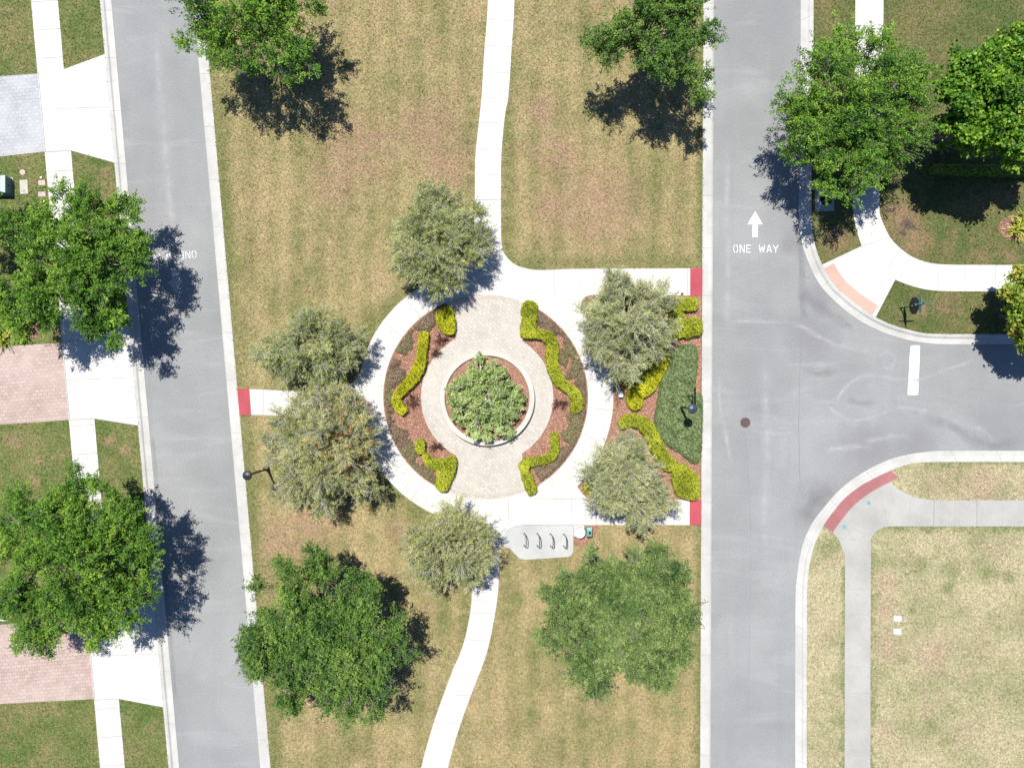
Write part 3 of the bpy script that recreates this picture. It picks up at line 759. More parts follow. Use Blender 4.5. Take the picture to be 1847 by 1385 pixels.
slab('path', np.vstack([[(LE_K(700)-.5, 700.5), (520, 705)], smooth([(600, 704), (621, 697), (640, 686), (652, 668), (656, 650)], 4), [(700, 720), (668, 800)], smooth([(662, 790), (650, 766), (636, 755), (610, 749.5)], 4), [(502, 749), (LE_K(748)-.5, 748)]]), .136, CM,
     [((x, 703), (x, 749)) for x in (475, 520, 566, 612)], .026)
# tactile strips
def tactile(poly, z, m):
    mb = MB(); P = WP(poly, z); mb.prism(P, z, z-.05)
    for q in scatter(P, 60, np.random.default_rng(5)):
        mb.lathe(q[0], q[1], [(.022, z-.002), (.013, z+.006)], 6)
    return structure(mb, 'tactile_paving', [m])
tactile([(LE_K(700)-.5, 700.3), (449.6, 701.3), (453, 748.3), (LE_K(748)-.5, 748.3)], .142, M['red_pad'])
tactile([(1245, 484.2), (RW_K(484)+.5, 484), (RW_K(533)+.5, 533.5), (1245, 533.3)], .142, M['red_pad'])
tactile([(1244, 901.2), (RW_K(901)+.5, 901.2), (RW_K(946)+.5, 946.8), (1244, 946.8)], .142, M['red_pad'])
# plaza
slab('plaza', arc(CX, CY, 184, 0, 357, 120), .138, [M['pav_plaza'], M['joint_soft']], (), zb=.05)
mb = MB()
for a0, a1 in ((244, 292), (68, 112)):
    P = np.vstack([arc(CX, CY, 183.6, a0, a1, 30), arc(CX, CY, 176.5, a1, a0, 30)]); mb.sheet(WP(P, .1415), .1415)
structure(mb, 'plaza_border', [M['pav_border']])
# bike pad
pad = np.vstack([[(1034, 947.2)], [(946, 947.2)], smooth([(944.6, 947.2), (926.6, 950.2), (914.5, 959), (906.5, 970), (908.7, 985.6), (919, 989), (928, 998), (937, 1006.6), (947, 1009)], 4), [(988, 1006.6), (1024, 1004), (1030, 1002), (1034, 995)]])
slab('bike_pad', pad, .138, [M['concrete_pad'], M['joint_soft'], M['joint']], [((1033.5, 947.2), (945, 947.2), 2)], .02)
slab('bin_pad', [(1035, 947.5), (1053.5, 947.5), (1053.5, 966.5), (1035, 966.5)], .139, [M['concrete']])

# --- north-east and south-east sidewalks
inner = smooth([(1597, -420), (1592, 174), (1587, 300), (1586.6, 350), (1587, 385), (1593, 403), (1605.5, 428), (1624, 448), (1648.4, 464.8), (1679, 474.6), (1710, 477.3), (1780, 478), (1847, 478)], 5)
outer = [(FARX, 526)] + list(smooth([(1847, 525.8), (1780, 525.6), (1710, 525.2), (1673, 522.7), (1642, 515), (1614.7, 504.7)], 4)) + [(1579.6, 572)]
ramp = list(NE_K[::-1]); ramp = [p for p in NE_K[::-1] if 477 <= p[1] <= 571.5 and p[0] < 1579]
rest = [(1482.8, 477.5), (1554, 444)] + list(smooth([(1544, 412.6), (1539.6, 385), (1539.4, 342), (1541, 174), (1548, -420)], 4))
slab('sidewalk', np.vstack([inner, [(FARX, 478)], outer, ramp, rest]), .126, CM,
     [((1539.5, 345), (1586.5, 345)), ((1540, 384), (1587, 384)), ((1540, 300), (1587.5, 300)), ((1554, 444), (1606, 428), 1), ((1585, 507), (1624, 450), 1), ((1640, 464), (1622, 508), 1)] + [((x, 478), (x, 526)) for x in (1693, 1740, 1796, 1852, 1908)], .022)
NEb = np.array([p for p in NE_K if 479 <= p[1] <= 570 and p[0] < 1579])
def offset(P, d):
    t = np.gradient(P, axis=0); t /= np.linalg.norm(t, axis=1)[:, None]
    return P + np.c_[t[:, 1], -t[:, 0]]*d
tactile(np.vstack([offset(NEb, .6), offset(NEb, 20)[::-1]]), .132, M['salmon_pad'])
so_n = [(1607.5, 869)] + list(smooth([(1617.7, 880), (1636, 890.7), (1657.6, 898), (1685, 901.5), (1740, 902), (1847, 902)], 4)) + [(FARX, 902)]
so_s = [(FARX, 949)] + list(smooth([(1847, 949), (1700, 949), (1608.5, 949), (1590, 952.7), (1578, 961), (1571.7, 972), (1571, 985), (1570.6, 1060), (1570, 1210)], 4)) + [(1570, 2400), (1523.5, 2400)]
so_w = list(smooth([(1523.5, 1210), (1524, 1019.7), (1521, 998), (1515, 978), (1505.7, 964), (1501, 960)], 4))
SEb = np.array([p for p in SE_K if 848 <= p[1] <= 948 and p[0] < 1606])[::-1]   # from the south-west end to the north-east end
slab('sidewalk', np.vstack([so_n, so_s, so_w, SEb]), .126, [M['concrete_grey'], M['joint_soft'], M['joint']],
     [((1685, 902), (1684, 949), 2), ((1762, 902), (1762, 949), 2)] + [((x, 902), (x, 949), 1) for x in (1642, 1722, 1809, 1850)] + [((1591, 903), (1601, 945), 1), ((1535, 950), (1572, 968), 1)] +
     [((1523.5, y), (1570.5, y), 1) for y in (1015, 1062, 1108, 1155, 1203, 1250, 1297, 1344)] + [((1524, 1003), (1524, 985), 1)], .028)
tactile(np.vstack([offset(SEb, -.5)[0:], offset(SEb, 19)[::-1]]) if False else np.vstack([SEb, SEb[::-1] + np.array([16.5, 12.5])]), .132, M['pink_pad'])
for (px, py) in ((1567, 907), (1523, 950)):
    mb = MB(); c = W(px, py, .131); mb.lathe(c[0], c[1], [(.13, .1305), (.125, .1315)], 20); mb.lathe(c[0]+.14, c[1]-.14, [(.03, .1305), (.028, .1315)], 8)
    structure(mb, 'paint_mark', [M['blue_paint']])

# --- mulch beds
bedL = np.vstack([arc(CX, CY, 184.6, 247, 115, 70), [(822, 832)], arc(878.5, 716, 119.5, 118, 242, 50), [(823, 606)]])
bedR = np.vstack([arc(CX, CY, 184.6, -68, 58, 70), [(955, 897), (942, 832)], arc(878.5, 716, 119.5, 58, -58, 50), [(942, 610)]])
E_arc = arc(CX, CY, 231, -40, 40.5, 50)
bedE = np.vstack([[(1050, 541)], smooth([(1056, 535), (1064, 532.5), (1076, 531.5)], 3), [(1264.5, 534)], [(1263.5, 901)], [(1066, 899.5)], smooth([(1060, 898), (1050, 890), (1045, 880)], 3), E_arc[::-1]])
bedBin = [(1034.5, 967), (1054, 967), (1054, 948), (1082, 947.5), (1078, 958), (1070, 970), (1056, 982), (1040, 985), (1034.5, 985)]
bedNE1 = smooth([(1690, 225), (1712, 230), (1716, 252), (1700, 262), (1690, 274), (1672, 275), (1680, 250)], 4, True)
bedNE2 = smooth([(1799, 412), (1808, 398), (1826, 388), (1850, 381), (1900, 378), (1940, 400), (1900, 436), (1850, 434), (1818, 432)], 4, True)
bedW = smooth([(-60, 560), (20, 556), (60, 566), (72, 590), (70, 606), (40, 612), (0, 616), (-60, 622)], 4, True)
chips = []
for poly, z, m in ((bedL, .144, 'mulch'), (bedR, .144, 'mulch'), (bedE, .144, 'mulch'), (bedBin, .122, 'mulch'), (bedNE1, .122, 'mulch_brown'), (bedNE2, .122, 'mulch_brown'), (bedW, .122, 'mulch_brown')):
    mb = MB(); mb.prism(WP(poly, z), z, 0); structure(mb, 'mulch_bed', [M[m]]); HARD.append(np.array(poly))
    q = scatter(WP(poly, z), 260, RNG); chips.append(np.c_[q, np.full(len(q), z+.012)])
C = np.vstack(chips); n = len(C); a = RNG.random(n)*6.28
props(leaf_mesh('mulch_chips', C, np.c_[np.cos(a), np.sin(a), RNG.normal(0, .25, n)], np.c_[RNG.normal(0, .3, (n, 2)), np.ones(n)], RNG.uniform(.05, .13, n), RNG.uniform(.02, .045, n), RNG.random(n), M['chip']), kind='stuff')

# --- lawn grass blades (nobody could count them): one object for each lawn
FR = [(-60, -60), (1907, -60), (1907, 1445), (-60, 1445)]
for poly, m, dens in ((west_poly, 'blade_west', 190), (med_poly, 'blade_med', 170), (ne_poly, 'blade_ne', 190), (se_poly, 'blade_se', 170)):
    P = scatter(WP(FR), dens, RNG)
    keep = inside(P, WP(poly, LAWNZ))
    P = P[keep]
    J = RNG.normal(0, .03, P.shape)
    for h in HARD:
        k = ~inside(P + J, WP(h, .12)); P, J = P[k], J[k]
    n = len(P); A = np.c_[RNG.normal(0, .75, (n, 2)), np.full(n, .8)]
    props(leaf_mesh('grass', np.c_[P, np.full(n, LAWNZ-.005)], A, RNG.normal(0, 1, (n, 3)), RNG.uniform(.05, .12, n), RNG.uniform(.022, .05, n), RNG.beta(1.6, 1.8, n), M[m], tri=True), kind='stuff')

# ------------------------------------------------------------------ planter in the middle of the plaza
pc = W(879, 718, .1)
root = empty('planter_ring', tuple(pc), 'round white concrete planter wall in the middle of the paved circle', 'planter')
mb = MB(); r0, r1 = 85/S, 75.5/S
mb.lathe(pc[0], pc[1], [(r0, .1), (r0, .47), (r0-.03, .50), (r1+.03, .50), (r1, .47), (r1, .2)], 96, caps=False)
mb.build('wall', [concrete('planter_concrete', (.56, .54, .485), .86)], root, pc)
mb = MB(); mb.lathe(pc[0], pc[1], [(r1+.01, .2), (r1+.01, .36), (r1*.6, .42), (.02, .46)], 64)
mb.build('mulch_fill', [M['mulch']], root, pc)
q = scatter(WP(arc(879, 718, 75, 0, 355, 40), .4), 230, RNG); n = len(q)
rr = np.linalg.norm(q - pc[:2], axis=1); zz = np.interp(rr, [0, r1*.6, r1], [.46, .42, .36]) + .012; a = RNG.random(n)*6.28
leaf_mesh('mulch_chips', np.c_[q, zz], np.c_[np.cos(a), np.sin(a), RNG.normal(0, .25, n)], np.c_[RNG.normal(0, .3, (n, 2)), np.ones(n)], RNG.uniform(.05, .13, n), RNG.uniform(.02, .045, n), RNG.random(n), M['chip'], root, pc)
tree('leafy_shrub', 'pale green loose shrub growing inside the round white planter', 'shrub', None,
     [(869, 720, 46, 1.45), (908, 705, 26, 1.25), (858, 682, 26, 1.25), (897, 752, 28, 1.2), (836, 738, 26, 1.1), (832, 705, 22, 1.05), (886, 674, 20, 1.1), (926, 730, 18, 1.0), (868, 768, 26, 1.05), (912, 776, 14, .9), (866, 650, 8, .8), (846, 762, 18, 1.0), (890, 700, 34, 1.3), (850, 715, 34, 1.3), (885, 740, 34, 1.3), (922, 712, 18, 1.0)], (872, 720), 'loose', 'planter_leaf', 21, .5, trunk_r=.06)

# ------------------------------------------------------------------ clipped hedges
def hedge(label, polys, h, seed, leaf='hedge', dens=1500, name='clipped_hedge', lsize=.058, group='clipped golden hedges'):
    rng = np.random.default_rng(seed)
    PW = [WP(p, h) for p in polys]
    c = np.array([*PW[0].mean(0), .13]); root = empty(name, tuple(c), label, 'hedge', group)
    core = MB(); Cs, As, Ns, Ts = [], [], [], []
    zoff = 0
    for k, P in enumerate(PW):
        if area(P) < 0: P = P[::-1]
        t = np.roll(P, -1, 0) - np.roll(P, 1, 0); t /= np.maximum(np.linalg.norm(t, axis=1), 1e-9)[:, None]
        inn = P - np.c_[t[:, 1], -t[:, 0]]*.07
        core.prism(inn, h-.07-zoff, .12); zoff += .006
        q = scatter(P, dens, rng)
        g = np.sin(q[:, 0]*9.7 + seed)*np.sin(q[:, 1]*8.9 + seed*1.7) + .6*np.sin(q[:, 0]*21 + q[:, 1]*17 + seed)
        q = q[(g < .95) | (rng.random(len(q)) < .25)]; d = edge_dist(q, P)      # thin spots where the dark inside shows
        lump = .028*np.sin(q[:, 0]*6+seed) + .028*np.sin(q[:, 1]*7.3+seed*2) + .02*np.sin((q[:, 0]+q[:, 1])*17)
        z = h - .06*np.clip(1-d/.09, 0, 1)**2 + lump + rng.normal(0, .022, len(q))
        Cs.append(np.c_[q, z]); Ns.append(unit(np.c_[rng.normal(0, .55, (len(q), 2)), np.ones(len(q))])); Ts.append(.5 + 2.0*lump + .22*np.sin(q[:, 0]*2.3+seed)*np.sin(q[:, 1]*1.9+seed*2) + rng.normal(0, .24, len(q)))
        seg_ = np.roll(P, -1, 0) - P; L = np.linalg.norm(seg_, axis=1); n = int(L.sum()*(h-.12)*dens*.8)
        i = rng.choice(len(P), n, p=L/L.sum()); q = P[i] + seg_[i]*rng.random((n, 1)); nr = np.c_[seg_[i][:, 1], -seg_[i][:, 0]]/L[i][:, None]
        z = .14 + (h-.16)*rng.random(n); q = q + nr*(rng.normal(-.01, .035, (n, 1)) + .035*np.sin(q[:, :1]*9+seed)*np.sin(q[:, 1:]*7+seed)) - nr*(.03*(1-(z-.14)/(h-.14)))[:, None]
        Cs.append(np.c_[q, z]); Ns.append(unit(np.c_[nr, np.full(n, .35)] + rng.normal(0, .45, (n, 3)))); Ts.append(.42 + rng.normal(0, .2, n))
    C, N, T = np.vstack(Cs), np.vstack(Ns), np.concatenate(Ts); n = len(C)
    core.build('inner_branches', M['hedge_core'], root, c)
    A = np.cross(N, rng.normal(0, 1, (n, 3))) + N*.35
    leaf_mesh('foliage', C, A, N, lsize*rng.uniform(.7, 1.3, n), lsize*.62*rng.uniform(.7, 1.3, n), T, M[leaf], root, c)
    return root
o5 = lambda L: [(440 + x/4.015, 515 + y/4.015) for x, y in L]
o2 = lambda L: [(860 + x/4.015, 515 + y/4.015) for x, y in L]
hedge('golden oval clipped hedge blob at the top end of the left bed', [smooth(o5([(1398, 200), (1440, 158), (1500, 165), (1522, 230), (1532, 300), (1512, 352), (1465, 350), (1415, 308), (1392, 250)]), 4, True)], .62, 31)
hedge('golden S shaped hedge winding through the left bed beside the plaza', [strip_poly(o5([(1306, 345), (1292, 440), (1275, 560), (1235, 650), (1165, 735), (1108, 800), (1108, 860), (1155, 915)]), [15, 17, 20, 20, 19, 17, 17, 16])], .62, 32)
hedge('golden L shaped hedge at the bottom end of the left bed', [strip_poly([(759, 796), (757, 806), (758, 816)], [16, 17, 15]), smooth([(766, 817), (778, 825), (795, 829), (816, 823), (823, 830), (821, 850), (813, 869), (806, 885), (796, 886), (785, 880), (788, 862), (787, 850), (775, 845), (765, 834), (761, 822)], 3, True)], .62, 33, 'hedge_g')
hedge('long golden zigzag hedge down the right bed beside the plaza', [strip_poly(o2([(385, 135), (378, 230), (372, 355)]), [26, 27, 28]), strip_poly(o2([(400, 345), (490, 360), (545, 410), (545, 520), (560, 610), (600, 690), (680, 755), (727, 815), (720, 880), (695, 905)]), [16, 18, 20, 22, 22, 19, 19, 20, 20, 16])], .62, 34, 'hedge_g')
hedge('golden bent hedge at the bottom end of the right bed', [strip_poly(o2([(562, 1080), (566, 1150), (560, 1215), (500, 1262), (420, 1275), (360, 1290), (345, 1340)]), [15, 14, 15, 16, 15, 17, 17]), strip_poly([(946, 838), (947, 850), (953, 868), (960, 888)], [18, 17, 18, 17])], .62, 35, 'hedge_g')
hedge('double barred golden hedge beside the red strip at the road corner', [strip_poly([(1080, 541), (1150, 545), (1215, 549), (1255, 548)], [18, 22, 25, 23]), strip_poly([(1222, 568), (1223, 582)], [26, 26]), strip_poly([(1195, 592), (1225, 592), (1261, 589)], [32, 36, 32])], .62, 36, 'hedge_g')
hedge('golden hedge running south from under the silvery tree to the grey utility box', [strip_poly(o2([(1340, 470), (1330, 540), (1270, 640), (1220, 720), (1155, 780), (1150, 840), (1160, 880)]), [22, 30, 36, 37, 32, 26, 20]), strip_poly(o2([(1000, 670), (1060, 690), (1140, 685)]), [13, 15, 14])], .62, 37)
hedge('golden hook shaped hedge curling round the silvery tree near the bottom path', [strip_poly(o2([(1050, 1010), (1110, 975), (1190, 990), (1250, 1050), (1300, 1150), (1350, 1240), (1410, 1310)]), [17, 22, 25, 25, 25, 25, 25]), smooth([(1214, 846), (1228, 836), (1246, 846), (1260, 860), (1262, 880), (1261, 899), (1242, 901), (1222, 893), (1214, 870)], 3, True)], .62, 38, 'hedge_g')
hedge('small golden hedge at the bottom left corner of the road side bed', [smooth([(1053, 874), (1060, 866), (1072, 872), (1084, 886), (1090, 898), (1068, 897), (1056, 888)], 3, True)], .5, 39, 'hedge_g')
hedge('bright green clipped hedge beyond the dark shadow at the right edge', [strip_poly([(1690, 302), (1760, 304), (1840, 306), (1990, 310)], [14, 15, 16, 16])], .9, 40, 'hedge_green', 900, group=None)

# ------------------------------------------------------------------ low ground cover
def mat_cover(name, polys, h, dens, leaf, seed, lsize=(.10, .03), up=.5, lump=.35, core='mat_core', flow=None, cl=7.8, tvar=.19):
    rng = np.random.default_rng(seed); Cs, Ts, As = [], [], []
    for P0 in polys:
        P = WP(P0, h*.7)
        q = scatter(P, dens, rng); d = edge_dist(q, P)
        k = max(4, int(abs(area(P))*2.6)); cc = scatter(P, cl, rng)
        dm = np.concatenate([np.min(np.linalg.norm(b_[:, None]-cc[None], axis=2), axis=1) for b_ in np.array_split(q, 20)]) if len(cc) else np.zeros(len(q))
        hz = h*np.clip(1.05-dm*lump*2.2, .25, 1.05)*np.clip(.35+d/.3, .35, 1)
        z = .14 + hz*np.sqrt(rng.random(len(q)))
        keep = rng.random(len(q)) < np.clip(1.35 - dm*1.1, .25, 1)
        q, z, hz, dm = q[keep], z[keep], hz[keep], dm[keep]
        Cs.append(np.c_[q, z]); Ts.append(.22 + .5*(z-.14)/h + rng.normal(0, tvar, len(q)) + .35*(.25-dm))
        a = rng.random(len(q))*6.28 if flow is None else flow + rng.normal(0, .7, len(q))
        As.append(np.c_[np.cos(a), np.sin(a), rng.normal(.35, .4, len(q))])
    C, T, A = np.vstack(Cs), np.concatenate(Ts), np.vstack(As); n = len(C)
    N = np.c_[rng.normal(0, .7, (n, 2)), np.full(n, up*2)]
    return props(leaf_mesh(name, C, A, N, lsize[0]*rng.uniform(.6, 1.4, n), lsize[1]*rng.uniform(.7, 1.3, n), T, M[leaf]), kind='stuff')
jun = smooth(o2([(1440, 445), (1510, 430), (1590, 440), (1597, 600), (1582, 700), (1590, 780), (1632, 800), (1634, 1000), (1622, 1240), (1570, 1290), (1480, 1220), (1370, 1150), (1292, 1010), (1300, 900), (1322, 760), (1332, 650), (1385, 560), (1395, 500)]), 4, True)
mat_cover('juniper_ground_cover', [jun], .42, 1250, 'juniper', 51, (.21, .040), .4, .62, flow=-.75, cl=9.0, tvar=.26)
def band(a0, a1, r0, r1, ragged=3, n=14, seed=1):
    rg = np.random.default_rng(seed)
    O = arc(CX, CY, r1, a0, a1, n); I = arc(CX, CY, r0, a1, a0, n)
    return np.vstack([O + rg.normal(0, ragged*.35, O.shape), I + rg.normal(0, ragged, I.shape)])
def arcband(a0, a1, seed, r1=182.5):
    rg = np.random.default_rng(seed); n = int(abs(a1-a0)*.7)+4; a = np.linspace(a0, a1, n)
    wdt = 21 + 9*np.sin(a*.16+seed) + 6*np.sin(a*.41+seed*2) + rg.normal(0, 3, n); wdt = np.clip(wdt, 7, 36)
    O = np.array([(CX+(r1+rg.normal(0, .8))*math.cos(math.radians(x)), CY+(r1+rg.normal(0, .8))*math.sin(math.radians(x))) for x in a])
    I = np.array([(CX+(r1-w)*math.cos(math.radians(x)), CY+(r1-w)*math.sin(math.radians(x))) for x, w in zip(a, wdt)])
    return np.vstack([O, I[::-1]])
mat_cover('brown_ground_cover', [arcband(247, 224, 1), arcband(203, 186, 2), arcband(177, 148, 3), arcband(-63, -34, 4), arcband(-14, 14, 5), arcband(26, 57, 6)], .30, 1900, 'brownleaf', 52, (.075, .035), .5, .30)
mat_cover('olive_ground_cover', [arcband(226, 207, 7), arcband(189, 175, 8), arcband(150, 119, 9), arcband(-37, -12, 10), arcband(11, 29, 11), [(1004, 634), (1016, 628), (1026, 650), (1020, 664), (1008, 655)], [(862, 658), (885, 655), (892, 664), (876, 670)]], .30, 1900, 'brownleaf_g', 53, (.075, .035), .5, .30)
mat_cover('olive_ground_cover', [[(1052, 545), (1060, 537), (1080, 534), (1100, 545), (1096, 575), (1066, 585), (1054, 565)]], .4, 2000, 'brownleaf_g', 54, (.075, .035), .5, .30)

# bare red-twigged shrubs in the mulch
def bare_shrub(px, py, r, seed, label):
    rng = np.random.default_rng(seed); c = W(px, py, .14)
    root = empty('bare_shrub', tuple(c), label, 'shrub', 'leafless red shrubs in the round beds')
    n = 15; a = rng.random(n)*6.28; R = r/S*rng.uniform(.5, 1.1, n)
    e = c + np.c_[np.cos(a)*R, np.sin(a)*R, rng.uniform(.15, .5, n)]
    tubes_mesh('stems', np.repeat(c[None], n, 0), (c+e)/2 + np.c_[rng.normal(0, .07, (n, 2)), np.full(n, .12)], e, np.full(n, .018), np.full(n, .009), M['red_twig'], root, c, 4, 4)
    i = np.repeat(np.arange(n), 5); q = len(i); s = c*.45 + e[i]*.55; b = rng.random(q)*6.28
    e2 = s + np.c_[np.cos(b), np.sin(b), rng.normal(.3, .5, q)]*(rng.uniform(.10, .26, q))[:, None]
    tubes_mesh('twigs', s, (s+e2)/2 + rng.normal(0, .03, (q, 3)), e2, np.full(q, .010), np.full(q, .006), M['red_twig'], root, c, 3, 4)
    k = 90; j = rng.integers(0, q, k)
    leaf_mesh('leaves', e2[j] + rng.normal(0, .04, (k, 3)), rng.normal(0, 1, (k, 3)), rng.normal(0, .6, (k, 3)) + [0, 0, 1], .07, .03, rng.random(k)*.7, M['brownleaf'], root, c)
for i, (px, py, r, lb) in enumerate([(797, 612, 15, 'leafless dark red shrub between the oval hedge and the S shaped hedge'),
                                     (787, 636, 10, 'small leafless shrub at the plaza edge just below the top left shrub'),
                                     (744, 722, 19, 'wide leafless red shrub beside the lower bend of the S shaped hedge'),
                                     (790, 808, 17, 'leafless reddish shrub above the golden L shaped hedge'),
                                     (1008, 728, 19, 'leafless red shrub between plaza and lower bend of the zigzag hedge')]):
    bare_shrub(px, py, r, 60+i, lb)

# strappy plants
def strap_plant(px, py, r, seed, label, n=46, leaf='yucca', group=None):
    rng = np.random.default_rng(seed); c = W(px, py, .12); root = empty('strap_leaf_plant', tuple(c), label, 'plant', group)
    a = rng.random(n)*6.28; el = rng.uniform(.15, 1.2, n)
    A = np.c_[np.cos(a)*np.cos(el), np.sin(a)*np.cos(el), np.sin(el)]
    L = r/S*rng.uniform(.7, 1.25, n); C0 = c + np.c_[rng.normal(0, r/S*.18, (n, 2)), np.full(n, .05)]
    N = np.cross(A, np.c_[-np.sin(a), np.cos(a), np.zeros(n)])
    T = rng.random(n)
    A2 = unit(A - [0, 0, .55]); N2 = np.cross(A2, np.c_[-np.sin(a), np.cos(a), np.zeros(n)])
    leaf_mesh('leaves', np.vstack([C0 + A*(L/2)[:, None], C0 + A*(L*.72)[:, None] + A2*(L*.2)[:, None]]), np.vstack([A, A2]), np.vstack([N, N2]), np.r_[L, L*.55], np.r_[np.full(n, .075), np.full(n, .06)], np.r_[T, T*.9+.1], M[leaf], root, c)
    mb = MB(); mb.lathe(c[0], c[1], [(.05, .1), (.04, .22), (.01, .26)], 8); mb.build('stem', M['bark'], root, c)
strap_plant(1833, 414, 20, 71, 'yellow green strap leaved clump in the curved brown mulch bed', 70)
strap_plant(1842, 396, 13, 72, 'smaller strap leaved plant behind the yellow clump in the mulch bed', 40, 'hedge_green')
strap_plant(1703, 232, 11, 73, 'green strappy plant at the top of the small brown mulch patch', 40, 'hedge_green')
strap_plant(1693, 266, 15, 74, 'green strappy plant between the mulch patch and the broad leaved tree', 50, 'hedge_green')
for i, (px, py, r, lf, lb) in enumerate([(8, 612, 19, 'yucca', 'yellow leaved plant on the edge of the pink driveway at the left'),
                                         (30, 596, 18, 'yucca', 'bright yellow green plant beside the left corner of the pink driveway'),
                                         (4, 590, 18, 'hedge_green', 'bright green plant behind the yellow one at the left border'),
                                         (46, 606, 14, 'hedge_green', 'small dark leaved plant overhanging the pink driveway with a star shaped shadow'),
                                         (14, 570, 16, 'hedge_g', 'lime coloured plant under the oak at the left border')]):
    strap_plant(px, py, r, 80+i, lb, 60, lf)

# ------------------------------------------------------------------ trees
OAK = 'oak trees along the streets'
tree('oak_tree', 'green oak spilling over the upper left sidewalk between white apron and pink driveway', 'tree', OAK,
     [(110, 460, 62, 4.4), (165, 500, 62, 4.4), (100, 540, 58, 4.1), (70, 425, 56, 3.9), (200, 432, 48, 4.0), (50, 540, 60, 3.8), (190, 560, 52, 3.9), (225, 480, 40, 4.1), (222, 386, 34, 3.2), (240, 440, 34, 3.9), (150, 430, 44, 4.5), (130, 375, 46, 4.1)], None, 'oak', 'oak', 101)
tree('oak_tree', 'large round green oak over the lower left sidewalk, casting shade on the road', 'tree', OAK,
     [(105, 985, 66, 4.7), (188, 990, 64, 4.6), (150, 1060, 68, 4.5), (135, 925, 56, 4.4), (60, 940, 60, 4.0), (228, 960, 48, 4.1), (80, 1085, 66, 4.0), (212, 1070, 58, 4.1), (165, 1125, 46, 3.9), (160, 880, 40, 4.2), (255, 1010, 34, 4.0), (215, 915, 34, 4.0), (25, 1050, 60, 4.0), (70, 1150, 40, 3.8)], None, 'oak', 'oak', 102)
tree('oak_tree', 'dark green oak at the left end of the lower park lawn beside the left road', 'tree', OAK,
     [(560, 1105, 54, 4.6), (628, 1108, 54, 4.4), (598, 1165, 58, 4.7), (545, 1180, 50, 4.2), (655, 1190, 50, 4.2), (500, 1105, 66, 4.0), (560, 1050, 56, 4.2), (655, 1065, 52, 4.1), (680, 1150, 56, 3.9), (475, 1170, 44, 3.8), (520, 1215, 66, 3.9), (640, 1225, 66, 3.9), (462, 1150, 28, 3.6), (575, 1020, 26, 4.0)], None, 'oak', 'oak_b', 103)
tree('oak_tree', 'greyish green thin topped oak on the lower park lawn right of the bike racks', 'tree', OAK,
     [(1098, 1088, 46, 4.7), (1150, 1078, 44, 4.4), (1104, 1150, 46, 4.2), (1162, 1148, 42, 4.5), (1130, 1115, 36, 5.0), (1112, 1060, 46, 3.7), (1080, 1130, 48, 3.5), (1140, 1112, 50, 3.5), (1192, 1112, 44, 3.6), (1192, 1068, 36, 3.8), (1052, 1045, 32, 3.6), (1130, 1175, 46, 3.6), (1028, 1052, 34, 3.7), (1086, 1022, 32, 4.2), (1170, 1032, 44, 4.2), (1222, 1090, 38, 3.8), (1012, 1130, 40, 3.5), (1070, 1195, 54, 4.0), (1172, 1190, 52, 3.9), (1005, 1070, 26, 3.6), (1055, 1100, 34, 4.3), (1215, 1040, 26, 3.7), (1225, 1150, 30, 3.5)], None, 'oak', 'oak_grey', 104)
tree('oak_tree', 'green oak beside the right road above the storm drain slab', 'tree', OAK,
     [(1535, 225, 112, 4.2), (1470, 200, 64, 4.0), (1600, 200, 72, 4.2), (1520, 295, 60, 4.0), (1470, 265, 46, 3.9), (1580, 290, 44, 4.1), (1540, 140, 88, 4.2), (1625, 150, 55, 4.2)], None, 'oak', 'oak', 105)
tree('oak_tree', 'oak above the upper left park lawn throwing two dark shadow lobes on the grass', 'tree', OAK,
     [(446, 34, 92, 4.3), (524, 104, 48, 4.3), (380, 72, 52, 4.1), (500, 10, 70, 4.4)], None, 'oak', 'oak', 106)
tree('oak_tree', 'oak above the upper right park lawn next to the right road kerb', 'tree', OAK,
     [(1172, 44, 90, 4.4), (1205, 100, 50, 4.4), (1250, 148, 34, 4.0), (1100, 82, 48, 4.3), (1210, 10, 70, 4.4)], None, 'oak', 'oak_b', 107)
tree('oak_tree', 'oak mostly beyond the left border throwing a black shadow near the utility lids', 'tree', OAK,
     [(-85, 350, 72, 4.2), (-60, 390, 44, 3.8)], None, 'oak', 'oak', 108)
BR = 'silvery bottlebrush trees in the park'
tree('bottlebrush_tree', 'fine leaved silvery green tree beside the upper path where it meets the ring', 'tree', BR,
     [(792, 440, 66, 2.5), (755, 405, 36, 2.4), (778, 362, 32, 2.5), (840, 410, 40, 2.5), (745, 470, 40, 2.3), (800, 495, 40, 2.3), (842, 455, 34, 2.4), (818, 370, 22, 2.5)], None, 'brush', 'brush', 201, .72, trunk_r=.10)
tree('bottlebrush_tree', 'low wide silvery green tree on the lawn above the left path stub', 'tree', BR,
     [(560, 630, 58, 2.3), (505, 640, 38, 2.1), (575, 588, 32, 2.3), (620, 620, 36, 2.2), (520, 665, 30, 2.0), (600, 665, 34, 2.1)], None, 'brush', 'brush', 202, .72, trunk_r=.10)
tree('bottlebrush_tree', 'biggest silvery tree with reddish flower spikes, left of the ring walk', 'tree', BR,
     [(590, 815, 84, 2.6), (530, 770, 44, 2.4), (565, 720, 40, 2.4), (635, 770, 46, 2.5), (640, 860, 46, 2.4), (545, 865, 48, 2.3), (590, 895, 34, 2.2), (620, 715, 30, 2.3), (515, 820, 32, 2.2)], None, 'brush', 'brush_o', 203, .72, flowers=[(635, 755, 40), (600, 740, 25), (640, 820, 40), (590, 800, 30), (660, 790, 25)], trunk_r=.12)
